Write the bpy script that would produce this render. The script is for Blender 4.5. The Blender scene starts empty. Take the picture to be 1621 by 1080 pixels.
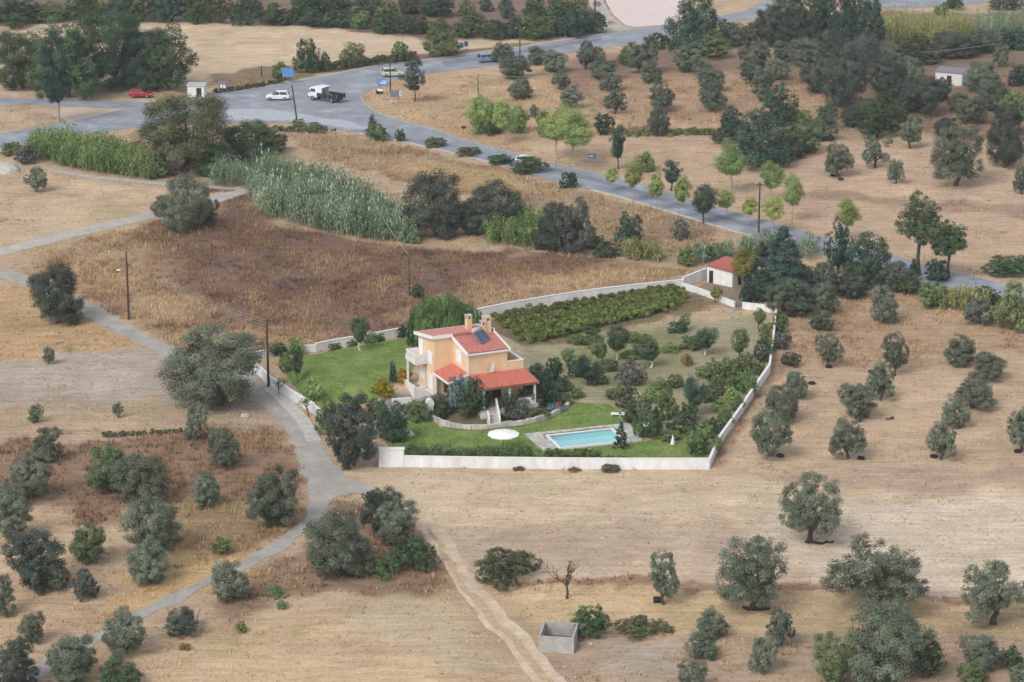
import bpy, bmesh, math, random
import numpy as np
from mathutils import Vector, Matrix
from mathutils.geometry import delaunay_2d_cdt

sc = bpy.context.scene
COL = sc.collection
R = math.radians

# ------------------------------------------------------------------ camera
CAM_H, PITCH, LENS = 95.85, R(16.57), 100.0
cam_d = bpy.data.cameras.new('camera'); cam = bpy.data.objects.new('camera', cam_d); COL.objects.link(cam)
cam.location = (0, 0, CAM_H); cam.rotation_euler = (math.pi/2 - PITCH, 0, 0)
cam_d.lens = LENS; cam_d.sensor_width = 36; cam_d.clip_start = 1; cam_d.clip_end = 12000
sc.camera = cam

# ------------------------------------------------------------------ world, sun, exposure
SUN_EL, SUN_AZ = R(44), R(218)          # azimuth clockwise from +Y
w = bpy.data.worlds.new('World'); sc.world = w; w.use_nodes = True
nt = w.node_tree; nt.nodes.clear()
sky = nt.nodes.new('ShaderNodeTexSky'); sky.sky_type = 'NISHITA'; sky.sun_disc = False
sky.sun_elevation = SUN_EL; sky.sun_rotation = SUN_AZ; sky.air_density = 1.0; sky.dust_density = 1.0; sky.ozone_density = 1.0
hs = nt.nodes.new('ShaderNodeHueSaturation'); hs.inputs['Saturation'].default_value = 0.35
bgn = nt.nodes.new('ShaderNodeBackground'); bgn.inputs['Strength'].default_value = 0.15
wo = nt.nodes.new('ShaderNodeOutputWorld')
nt.links.new(sky.outputs[0], hs.inputs['Color']); nt.links.new(hs.outputs[0], bgn.inputs['Color']); nt.links.new(bgn.outputs[0], wo.inputs['Surface'])
sd = bpy.data.lights.new('sun', 'SUN'); sd.energy = 1.35; sd.angle = R(25); sd.color = (1.0, 0.975, 0.94)
so = bpy.data.objects.new('sun', sd); COL.objects.link(so)
sdir = Vector((math.sin(SUN_AZ)*math.cos(SUN_EL), math.cos(SUN_AZ)*math.cos(SUN_EL), math.sin(SUN_EL)))
so.rotation_euler = sdir.to_track_quat('Z', 'Y').to_euler()
vs = sc.view_settings
sc.display_settings.display_device = 'sRGB'
vs.view_transform = 'Standard'; vs.look = 'None'; vs.gamma = 1.0; vs.exposure = 0.42; vs.use_curve_mapping = False
sc.cycles.max_bounces = 6; sc.cycles.diffuse_bounces = 3; sc.cycles.transparent_max_bounces = 8
sc.cycles.use_denoising = True

# ------------------------------------------------------------------ numbers
rnd = random.Random(7)
rng = np.random.default_rng(11)
FPX = LENS/36*1621
cp, sp = math.cos(PITCH), math.sin(PITCH)
_T = np.random.default_rng(3).uniform(-1, 1, (256, 256))
def vn(x, y, seed=0):
    x = np.asarray(x, float) + 37.7*seed; y = np.asarray(y, float) + 91.3*seed
    xi = np.floor(x).astype(int); yi = np.floor(y).astype(int)
    fx = x - xi; fy = y - yi; fx = fx*fx*(3-2*fx); fy = fy*fy*(3-2*fy)
    a = _T[xi & 255, yi & 255]; b = _T[(xi+1) & 255, yi & 255]; c = _T[xi & 255, (yi+1) & 255]; d = _T[(xi+1) & 255, (yi+1) & 255]
    return (a*(1-fx)+b*fx)*(1-fy) + (c*(1-fx)+d*fx)*fy
def sstep(a, b, x):
    t = np.clip((np.asarray(x, float)-a)/(b-a), 0, 1); return t*t*(3-2*t)
def flat(px, py, z=0.0):
    dx = (px-810.5)/FPX; dv = (py-540)/FPX
    d = (dx, cp-dv*sp, -sp-dv*cp); t = (z-CAM_H)/d[2]
    return d[0]*t, d[1]*t
def ppm(px, py, z=0.0):                      # pixels of the photograph per metre at a ground point
    x, y = flat(px, py, z); return FPX/(y*cp + (CAM_H-z)*sp)
def poly(pts): return np.array([flat(*p) for p in pts])
def pdist(x, y, P):                           # signed distance, negative inside
    x = np.asarray(x, float); y = np.asarray(y, float)
    best = np.full(x.shape, 1e9); ins = np.zeros(x.shape, bool); n = len(P)
    for i in range(n):
        ax, ay = P[i]; bx, by = P[(i+1) % n]; ex, ey = bx-ax, by-ay
        L = ex*ex+ey*ey+1e-12
        t = np.clip(((x-ax)*ex+(y-ay)*ey)/L, 0, 1)
        best = np.minimum(best, (x-ax-t*ex)**2+(y-ay-t*ey)**2)
        cr = (ay > y) != (by > y)
        if ey != 0: ins ^= cr & (x < ax + (y-ay)*ex/ey)
    d = np.sqrt(best); return np.where(ins, -d, d)
def pd_box(x, y, P, m, far=99.0):             # same, evaluated only near the polygon
    x = np.asarray(x, float); y = np.asarray(y, float); out = np.full(x.shape, far)
    s = (x > P[:,0].min()-m) & (x < P[:,0].max()+m) & (y > P[:,1].min()-m) & (y < P[:,1].max()+m)
    if s.any():
        if x.ndim == 0: return pdist(x, y, P)
        out[s] = pdist(x[s], y[s], P)
    return out

# ------------------------------------------------------------------ outlines of roads and of the walled garden (traced, laid on the ground plane)
MAIN_ROAD = poly([(-60,222),(0,212),(90,197),(150,184),(200,172),(250,160),(330,150),(400,140),(450,132),(520,119),(600,103),(700,92),(760,83),(830,74),(900,63),(960,53),(1060,41),(1140,26),(1180,17),(1205,3),(1240,-14),(1300,-30),
    (1345,-20),(1290,-2),(1245,14),(1200,28),(1142,38),(1060,60),(985,72),(893,85),(784,104),(700,114),(640,124),(602,135),(580,146),(571,153),(576,163),(597,179),(633,192),(685,205),(737,223),(776,233),(820,244),(854,255),(936,273),(1017,292),(1093,317),(1139,330),(1207,349),(1267,364),(1309,377),(1415,405),(1459,417),(1511,432),(1589,449),(1700,470),
    (1700,497),(1621,482),(1563,468),(1459,447),(1370,423),(1291,400),(1190,374),(1126,356),(1071,339),(1017,323),(974,310),(936,301),(860,282),(800,264),(737,247),(659,229),(620,221),(568,211),(517,203),(452,195),(400,194),(340,195),(270,197),(200,204),(130,214),(60,224),(0,237),(-60,248)])
SIDE_ROAD = poly([(-60,156),(0,156),(80,157),(140,158),(200,160),(235,162),(205,172),(150,170),(60,167),(-60,167)])
LAYBY = poly([(95,169),(150,171),(204,172.5),(225,157),(262,157),(248,162),(200,174),(150,186),(110,193),(85,184)])
FAR_ROAD = poly([(1380,14),(1420,13),(1493,11),(1560,4),(1560,-12),(1493,-6),(1420,-3),(1380,0)])
TRACK = poly([(-60,405),(0,393),(130,361),(240,335),(300,320),(340,309),(375,301),(300,297),(270,295),(150,284),(76,271),(78,267),(152,279),(272,290),(388,297),(392,306),(350,320),(300,332),(240,346),(130,373),(0,406),(-60,419)])
LANE = poly([(-60,408),(0,424),(55,440),(130,474),(200,509),(245,535),(290,558),(345,580),(400,590),(430,617),(475,658),(496,688),(520,719),(548,752),(580,770),(640,800),(660,815),
    (640,818),(600,799),(560,783),(540,783),(524,800),(512,820),(492,841),(456,865),(398,897),(328,932),(252,968),(157,1018),(76,1070),(-5,1120),(-20,1105),(60,1050),(138,1010),(235,958),(320,918),(390,884),(450,850),(478,824),(490,795),(489,768),(474,728),(450,685),(418,642),(380,622),(300,586),(265,570),(200,533),(130,498),(50,457),(0,441),(-60,424)])
DIRT = poly([(640,798),(664,811),(704,840),(728,878),(757,919),(798,966),(846,1018),(893,1073),(930,1120),(868,1120),(830,1062),(787,1010),(748,962),(712,917),(692,877),(668,847),(638,820)])
YARD = poly([(953,-40),(960,5),(972,25),(992,41),(1005,43),(1060,39),(1080,30),(1080,-40)])
ROADS = [MAIN_ROAD, YARD, SIDE_ROAD, LAYBY, FAR_ROAD, TRACK, LANE, DIRT]
COMPOUND = poly([(398,572),(402,588),(427,612),(498,655),(535,690),(600,738),(1122,743),(1138,705),(1180,646),(1217,590),(1226,527),(1229,495),(1163,486),(1117,440),(1078,456),(938,471),(820,490),(762,502),(632,532),(528,551),(454,559)])
PLATEAU = poly([(425,600),(455,570),(528,555),(632,537),(740,520),(812,522),(860,560),(905,618),(900,640),(869,658),(826,669),(794,672),(773,675),(726,675),(696,668),(677,655),(660,640),(600,640),(520,640),(470,622)])
POOL = poly([(868,690.5),(967,679.5),(984,699),(888,709)])
DECK = poly([(829,687.5),(995,670),(1019,699),(860,715)])
HOUSEP = poly([(640,630),(690,612),(850,600),(850,640),(770,650),(700,640)])
PLAT_H = 1.2
def gh(x, y):
    x = np.asarray(x, float); y = np.asarray(y, float)
    m = sstep(1.5, 8, pd_box(x, y, COMPOUND, 9))
    for P in ROADS: m = m*sstep(1.3, 6, pd_box(x, y, P, 7))
    h = m*(0.55*vn(x/26, y/26, 1) + 0.22*vn(x/6.5, y/6.5, 2) + 0.08*vn(x/2.2, y/2.2, 3))
    h = h + PLAT_H*sstep(0.2, 4.2, -pd_box(x, y, PLATEAU, 1))
    h = h - 1.9*sstep(-0.6, -0.05, -pd_box(x, y, POOL, 2))
    return h
def P3(px, py, dz=0.0):
    z = 0.0
    for _ in range(5):
        x, y = flat(px, py, z); z = float(gh(x, y))
    return Vector((x, y, z+dz))

# ------------------------------------------------------------------ materials
def lin(c, k=1.0): return tuple((v/12.92 if v <= 0.04045 else ((v+0.055)/1.055)**2.4)*k for v in [q/255 for q in c])
def new_mat(name):
    m = bpy.data.materials.new(name); m.use_nodes = True; t = m.node_tree; t.nodes.clear()
    o = t.nodes.new('ShaderNodeOutputMaterial'); return m, t, o
def N(t, typ, **kw):
    n = t.nodes.new(typ)
    for k, v in kw.items():
        if k.startswith('_'): setattr(n, k[1:], v)
        else: n.inputs[k.replace('__', ' ')].default_value = v
    return n
def wear_mat(name, col, var=0.25, scale=3.0, rough=0.8, dark=None, spec=0.3, metal=0.0, bump=0.0, bscale=30, stretch=None):
    """plain surface with uneven tone and wear"""
    m, t, o = new_mat(name); L = t.links
    b = N(t, 'ShaderNodeBsdfPrincipled', Roughness=rough, Metallic=metal); b.inputs['Specular IOR Level'].default_value = spec
    tc = N(t, 'ShaderNodeTexCoord'); src = tc.outputs['Object']
    if stretch:
        mp = N(t, 'ShaderNodeMapping'); mp.inputs['Scale'].default_value = stretch; L.new(src, mp.inputs[0]); src = mp.outputs[0]
    n1 = N(t, 'ShaderNodeTexNoise', Scale=scale, Detail=6.0, Roughness=0.65); L.new(src, n1.inputs['Vector'])
    cr = N(t, 'ShaderNodeValToRGB'); cr.color_ramp.elements[0].position = 0.3; cr.color_ramp.elements[1].position = 0.7
    d = dark or tuple(v*(1-var) for v in col)
    cr.color_ramp.elements[0].color = (*d, 1); cr.color_ramp.elements[1].color = (*[min(1, v*(1+var*0.35)) for v in col], 1)
    L.new(n1.outputs['Fac'], cr.inputs[0]); L.new(cr.outputs[0], b.inputs['Base Color'])
    if bump:
        n2 = N(t, 'ShaderNodeTexNoise', Scale=bscale, Detail=4.0); L.new(src, n2.inputs['Vector'])
        bp = N(t, 'ShaderNodeBump', Strength=bump, Distance=0.05); L.new(n2.outputs['Fac'], bp.inputs['Height']); L.new(bp.outputs[0], b.inputs['Normal'])
    L.new(b.outputs[0], o.inputs[0]); return m
def leaf_mat(name, col, hue=0.025, val=0.22, trans=0.12, tip=None):
    """foliage: per-leaf tone from the mesh attribute, per-plant tone from the object"""
    m, t, o = new_mat(name); L = t.links
    at = N(t, 'ShaderNodeAttribute', _attribute_name='tone'); oi = N(t, 'ShaderNodeObjectInfo')
    mx = N(t, 'ShaderNodeMix', _data_type='RGBA'); mx.inputs['A'].default_value = (*[v*0.60 for v in col], 1); mx.inputs['B'].default_value = (*(tip or [v*1.38 for v in col]), 1)
    L.new(at.outputs['Fac'], mx.inputs['Factor'])
    h = N(t, 'ShaderNodeHueSaturation')
    mr = N(t, 'ShaderNodeMapRange'); mr.inputs['To Min'].default_value = 0.5-hue; mr.inputs['To Max'].default_value = 0.5+hue; L.new(oi.outputs['Random'], mr.inputs['Value']); L.new(mr.outputs[0], h.inputs['Hue'])
    ml = N(t, 'ShaderNodeMath', _operation='MULTIPLY'); ml.inputs[1].default_value = 7.31; fr = N(t, 'ShaderNodeMath', _operation='FRACT'); L.new(oi.outputs['Random'], ml.inputs[0]); L.new(ml.outputs[0], fr.inputs[0])
    m2 = N(t, 'ShaderNodeMapRange'); m2.inputs['To Min'].default_value = 1-val; m2.inputs['To Max'].default_value = 1+val; L.new(fr.outputs[0], m2.inputs['Value']); L.new(m2.outputs[0], h.inputs['Value'])
    L.new(mx.outputs['Result'], h.inputs['Color'])
    d = N(t, 'ShaderNodeBsdfDiffuse'); tr = N(t, 'ShaderNodeBsdfTranslucent'); ms = N(t, 'ShaderNodeMixShader', Fac=trans)
    L.new(h.outputs[0], d.inputs[0]); L.new(h.outputs[0], tr.inputs[0]); L.new(d.outputs[0], ms.inputs[1]); L.new(tr.outputs[0], ms.inputs[2]); L.new(ms.outputs[0], o.inputs[0])
    return m
def tone_mat(name, stops, trans=0.15):
    """grass and reeds: colour ramp over the per-blade tone"""
    m, t, o = new_mat(name); L = t.links
    at = N(t, 'ShaderNodeAttribute', _attribute_name='tone'); cr = N(t, 'ShaderNodeValToRGB')
    els = cr.color_ramp.elements
    for i, (p, c) in enumerate(stops):
        e = els[i] if i < 2 else els.new(p)
        e.position = p; e.color = (*c, 1)
    L.new(at.outputs['Fac'], cr.inputs[0])
    d = N(t, 'ShaderNodeBsdfDiffuse'); tr = N(t, 'ShaderNodeBsdfTranslucent'); ms = N(t, 'ShaderNodeMixShader', Fac=trans)
    L.new(cr.outputs[0], d.inputs[0]); L.new(cr.outputs[0], tr.inputs[0]); L.new(d.outputs[0], ms.inputs[1]); L.new(tr.outputs[0], ms.inputs[2]); L.new(ms.outputs[0], o.inputs[0])
    return m
def glass_mat(name, col=(0.02,0.025,0.03)):
    m, t, o = new_mat(name); b = N(t, 'ShaderNodeBsdfPrincipled', Roughness=0.06); b.inputs['Base Color'].default_value = (*col, 1); b.inputs['Specular IOR Level'].default_value = 0.7
    t.links.new(b.outputs[0], o.inputs[0]); return m

M = {}
def wm(k, rgb, **kw): M[k] = wear_mat(k, lin(rgb), **kw)
wm('render_white', (234,232,228), var=0.1, scale=1.2, dark=lin((214,210,202)), bump=0.15)
wm('garden_wall', (240,241,242), var=0.1, scale=0.9, dark=lin((214,210,204)), bump=0.2, stretch=(1,1,0.35))
wm('trim_white', (236,235,232), var=0.08, scale=2.0)
wm('stucco', (236,207,170), var=0.14, scale=0.9, dark=lin((220,186,146)), bump=0.25, stretch=(1,1,0.4))
wm('roof_tile', (198,134,122), var=0.3, scale=2.6, dark=lin((172,100,88)), bump=0.5, bscale=14, rough=.5, spec=.6)
wm('roof_tile_warm', (202,124,106), var=0.3, scale=2.6, dark=lin((178,92,76)), bump=0.5, bscale=14, rough=.55, spec=.5)
wm('shed_roof', (184,96,92), var=0.35, scale=2.0, dark=lin((170,110,90)), bump=0.4)
wm('terrace_tile', (186,176,166), var=0.25, scale=4)
wm('concrete', (178,174,168), var=0.3, scale=1.5, bump=0.3)
wm('concrete_pale', (196,192,184), var=0.25, scale=1.2, bump=0.2)
wm('stone_pale', (198,192,184), var=0.35, scale=2.5, bump=0.5)
wm('stone_white', (214,208,196), var=0.3, scale=3, bump=0.4)
wm('wood_pole', (84,68,58), var=0.35, scale=4, stretch=(1,1,0.15))
wm('bark', (92,80,68), var=0.4, scale=5, bump=0.6, stretch=(1,1,0.3))
wm('bark_pale', (168,158,142), var=0.3, scale=5, stretch=(1,1,0.4))
wm('whitewash', (220,214,204), var=0.15, scale=5)
wm('steel', (150,152,154), var=0.2, scale=3, rough=0.45, metal=0.6)
wm('dark_metal', (52,52,54), var=0.3, scale=3, rough=0.5)
wm('rubber', (46,44,44), var=0.3, scale=4, rough=0.85)
wm('black_sheet', (58,52,48), var=0.3, scale=3, rough=0.7)
wm('car_white', (228,228,228), var=0.05, rough=0.25, spec=0.5)
wm('car_red', (170,28,40), var=0.1, rough=0.25, spec=0.5)
wm('car_green', (196,204,170), var=0.08, rough=0.25, spec=0.5)
wm('car_blue', (128,142,166), var=0.08, rough=0.25, spec=0.5)
wm('lamp_glass', (225,225,220), var=0.05, rough=0.2)
wm('tail_red', (150,20,20), var=0.1, rough=0.3)
wm('sign_blue', (96,144,204), var=0.12, scale=3, rough=0.4)
wm('sign_dark_blue', (66,92,142), var=0.15, scale=3, rough=0.4)
wm('sign_back', (130,128,134), var=0.15, rough=0.5)
wm('canvas', (240,240,238), var=0.04, scale=2)
wm('pool_tile', (206,252,255), var=0.08, scale=2, rough=0.4)
wm('tan_wood', (120,92,70), var=0.3, scale=5, stretch=(1,1,0.2))
wm('pot_red', (150,50,44), var=0.2)
wm('wire', (178,176,172), var=0.1)
wm('interior', (70,66,62), var=0.2)
M['glass'] = glass_mat('glass')
M['panel_glass'] = glass_mat('panel_glass', lin((78,84,104)))
M['olive'] = leaf_mat('olive', lin((98,108,88)), tip=lin((144,152,130)))
M['olive_dark'] = leaf_mat('olive_dark', lin((78,86,76)), tip=lin((116,124,110)))
M['olive_green'] = leaf_mat('olive_green', lin((92,110,74)), tip=lin((138,152,110)))
M['broad'] = leaf_mat('broad', lin((70,88,62)), tip=lin((108,128,92)))
M['deep'] = leaf_mat('deep', lin((62,82,66)), tip=lin((96,118,98)))
M['brown_green'] = leaf_mat('brown_green', lin((90,96,68)), tip=lin((128,130,96)))
M['light'] = leaf_mat('light', lin((132,156,86)), tip=lin((176,194,124)))
M['lime'] = leaf_mat('lime', lin((146,166,88)), tip=lin((186,198,124)))
M['shrub'] = leaf_mat('shrub', lin((98,118,72)), tip=lin((142,158,106)))
M['grey_shrub'] = leaf_mat('grey_shrub', lin((96,100,90)), tip=lin((136,138,126)))
M['blue_shrub'] = leaf_mat('blue_shrub', lin((100,124,124)), tip=lin((146,168,166)))
M['conifer'] = leaf_mat('conifer', lin((62,82,70)), tip=lin((92,114,98)))
M['willow'] = leaf_mat('willow', lin((88,112,60)), tip=lin((140,160,98)))
M['vine'] = leaf_mat('vine', lin((92,112,60)), tip=lin((144,154,90)))
M['dry_leaf'] = leaf_mat('dry_leaf', lin((140,110,80)), tip=lin((176,146,106)))
M['flower_yellow'] = leaf_mat('flower_yellow', lin((176,148,46)), tip=lin((214,178,60)))
M['flower_white'] = leaf_mat('flower_white', lin((216,220,210)), tip=lin((236,238,230)))
M['autumn'] = leaf_mat('autumn', lin((140,146,66)), tip=lin((180,178,90)))
M['cane'] = tone_mat('cane', [(0,lin((88,104,72))),(0.5,lin((130,150,116))),(1,lin((190,200,168)))])
M['cane_bright'] = tone_mat('cane_bright', [(0,lin((86,108,60))),(0.5,lin((126,148,88))),(1,lin((176,190,126)))])
M['cane_yellow'] = tone_mat('cane_yellow', [(0,lin((116,124,76))),(0.5,lin((160,164,104))),(1,lin((196,190,134)))])
M['straw'] = tone_mat('straw', [(0,lin((112,86,72))),(0.3,lin((146,114,92))),(0.6,lin((188,156,116))),(1,lin((226,202,160)))])
M['clod'] = tone_mat('clod', [(0,lin((130,108,90))),(0.5,lin((180,156,128))),(1,lin((222,204,176)))], 0.0)
M['lawn_blade'] = tone_mat('lawn_blade', [(0,lin((118,142,74))),(0.5,lin((150,170,98))),(1,lin((186,188,126)))])
M['weed'] = tone_mat('weed', [(0,lin((84,98,58))),(0.5,lin((112,124,74))),(1,lin((150,156,98)))])

# ------------------------------------------------------------------ object helpers
def link(o, parent=None):
    COL.objects.link(o)
    if parent is not None: o.parent = parent
    return o
def tag(o, label=None, cat=None, group=None, kind=None):
    for k, v in (('label', label), ('category', cat), ('group', group), ('kind', kind)):
        if v: o[k] = v
    return o
def empty(name, loc=(0,0,0), rz=0.0, label=None, cat=None, group=None):
    o = bpy.data.objects.new(name, None); o.location = loc; o.rotation_euler = (0,0,rz); o.empty_display_size = 0.3
    return tag(link(o), label, cat, group)
def np_mesh(name, V, F, tone=None, mat=None):
    """V (n,3), F (m,k) of equal-sided faces"""
    me = bpy.data.meshes.new(name); V = np.asarray(V, np.float32); F = np.asarray(F, np.int32)
    me.vertices.add(len(V)); me.vertices.foreach_set('co', V.ravel())
    k = F.shape[1]; me.loops.add(F.size); me.loops.foreach_set('vertex_index', F.ravel())
    me.polygons.add(len(F)); me.polygons.foreach_set('loop_start', np.arange(0, F.size, k, dtype=np.int32))
    me.update(calc_edges=True)
    if tone is not None:
        a = me.attributes.new('tone', 'FLOAT', 'POINT'); a.data.foreach_set('value', np.asarray(tone, np.float32))
    if mat: me.materials.append(mat)
    return me
class MB:
    def __init__(s): s.v = []; s.f = []; s.sm = []
    def add(s, vs, fs, smooth=False):
        o = len(s.v); s.v += [tuple(q) for q in vs]; s.f += [tuple(i+o for i in f) for f in fs]; s.sm += [smooth]*len(fs); return s
    def box(s, x0, x1, y0, y1, z0, z1, b=0.0):
        if b <= 0:
            return s.add([(x0,y0,z0),(x1,y0,z0),(x1,y1,z0),(x0,y1,z0),(x0,y0,z1),(x1,y0,z1),(x1,y1,z1),(x0,y1,z1)],
                     [(0,3,2,1),(4,5,6,7),(0,1,5,4),(1,2,6,5),(2,3,7,6),(3,0,4,7)])
        def ring(i, z): return [(x0+i,y0,z),(x1-i,y0,z),(x1,y0+i,z),(x1,y1-i,z),(x1-i,y1,z),(x0+i,y1,z),(x0,y1-i,z),(x0,y0+i,z)]
        def ring2(i, z): return [(x0+i,y0+i*.6,z),(x1-i,y0+i*.6,z),(x1-i*.6,y0+i,z),(x1-i*.6,y1-i,z),(x1-i,y1-i*.6,z),(x0+i,y1-i*.6,z),(x0+i*.6,y1-i,z),(x0+i*.6,y0+i,z)]
        return s.loft([ring2(b,z0), ring(b,z0+b), ring(b,z1-b), ring2(b,z1)])
    def loft(s, rings, cap=True, smooth=False):
        n = len(rings[0]); V = [p for r in rings for p in r]; F = []
        for k in range(len(rings)-1):
            for i in range(n): F.append((k*n+i, k*n+(i+1)%n, (k+1)*n+(i+1)%n, (k+1)*n+i))
        s.add(V, F, smooth)
        if cap:
            s.add(rings[0], [tuple(range(n-1,-1,-1))]); s.add(rings[-1], [tuple(range(n))])
        return s
    def tube(s, pts, rad, n=8, cap=True):
        pts = [Vector(p) for p in pts]; rad = rad if isinstance(rad, (list, tuple)) else [rad]*len(pts); rings = []
        for i, p in enumerate(pts):
            d = (pts[min(i+1,len(pts)-1)]-pts[max(i-1,0)])
            d = d.normalized() if d.length > 1e-9 else Vector((0,0,1))
            a = Vector((1,0,0)) if abs(d.x) < 0.9 else Vector((0,1,0))
            u = d.cross(a).normalized(); v = d.cross(u)
            rings.append([tuple(p+u*(rad[i]*math.cos(t*2*math.pi/n))+v*(rad[i]*math.sin(t*2*math.pi/n))) for t in range(n)])
        return s.loft(rings, cap, True)
    def prism(s, pts, z0, z1):                 # outline (x,y) extruded in z
        n = len(pts); return s.loft([[(x,y,z0) for x,y in pts],[(x,y,z1) for x,y in pts]])
    def slab(s, quad, t):                      # sloped quad with thickness downwards
        return s.loft([[(x,y,z-t) for x,y,z in quad], [tuple(q) for q in quad]])
    def mesh(s, name, mat):
        me = bpy.data.meshes.new(name); me.from_pydata(s.v, [], s.f); me.update()
        me.polygons.foreach_set('use_smooth', s.sm)
        if mat: me.materials.append(M[mat] if isinstance(mat, str) else mat)
        return me
    def build(s, name, mat, parent=None, loc=None, label=None):
        bm = bmesh.new(); me = s.mesh(name, mat); bm.from_mesh(me); bmesh.ops.recalc_face_normals(bm, faces=bm.faces); bm.to_mesh(me); bm.free()
        o = link(bpy.data.objects.new(name, me), parent)
        if loc is not None: o.location = loc
        if label: o['label'] = label
        return o
def sheet(name, P, mat, zoff, step=1.5, kind='structure', warp=0.0, parent=None, hole=None):
    """a sheet draped over the ground inside outline P"""
    pts = []; P = [tuple(p) for p in P]
    def ring(Q):
        r = []
        for i in range(len(Q)):
            a = np.array(Q[i]); b = np.array(Q[(i+1) % len(Q)]); n = max(1, int(np.hypot(*(b-a))/step))
            for k in range(n):
                p = a+(b-a)*k/n
                if warp: p = p + warp*np.array([vn(p[0]/1.7, p[1]/1.7, 5), vn(p[0]/1.7, p[1]/1.7, 6)])
                r.append(tuple(p))
        return r
    r1 = ring(P); pts = [Vector(p) for p in r1]; n1 = len(r1); edges = [(i, (i+1) % n1) for i in range(n1)]
    if hole is not None:
        r2 = ring([tuple(p) for p in hole]); o = len(pts); pts += [Vector(p) for p in r2]; edges += [(o+i, o+(i+1) % len(r2)) for i in range(len(r2))]
    A = np.array(r1); gx, gy = np.meshgrid(np.arange(A[:,0].min(), A[:,0].max(), step), np.arange(A[:,1].min(), A[:,1].max(), step))
    gx = gx.ravel(); gy = gy.ravel(); s = pdist(gx, gy, A) < -step*0.5
    if hole is not None: s &= pdist(gx, gy, np.array(hole)) > step*0.5
    pts += [Vector((a, b)) for a, b in zip(gx[s], gy[s])]
    vo, eo, fo, *_ = delaunay_2d_cdt(pts, edges, [], 3 if hole is not None else 1, 1e-5)
    V = np.array([(v.x, v.y) for v in vo]); z = gh(V[:,0], V[:,1]) + zoff if hole is None else np.full(len(V), zoff)
    cx = np.array([np.mean(V[list(f)], axis=0) for f in fo]); keep = pdist(cx[:,0], cx[:,1], A) < 0
    if hole is not None: keep &= pdist(cx[:,0], cx[:,1], np.array(hole)) > 0
    me = bpy.data.meshes.new(name); me.from_pydata(np.column_stack([V, z]).tolist(), [], [f for f, k in zip(fo, keep) if k]); me.update()
    bm = bmesh.new(); bm.from_mesh(me); bmesh.ops.delete(bm, geom=[v for v in bm.verts if not v.link_faces], context='VERTS')
    for f in bm.faces:
        if f.normal.z < 0: f.normal_flip()
    bm.to_mesh(me); bm.free(); me.materials.append(M[mat] if isinstance(mat, str) else mat)
    o = link(bpy.data.objects.new(name, me), parent)
    if kind: o['kind'] = kind
    return o

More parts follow.
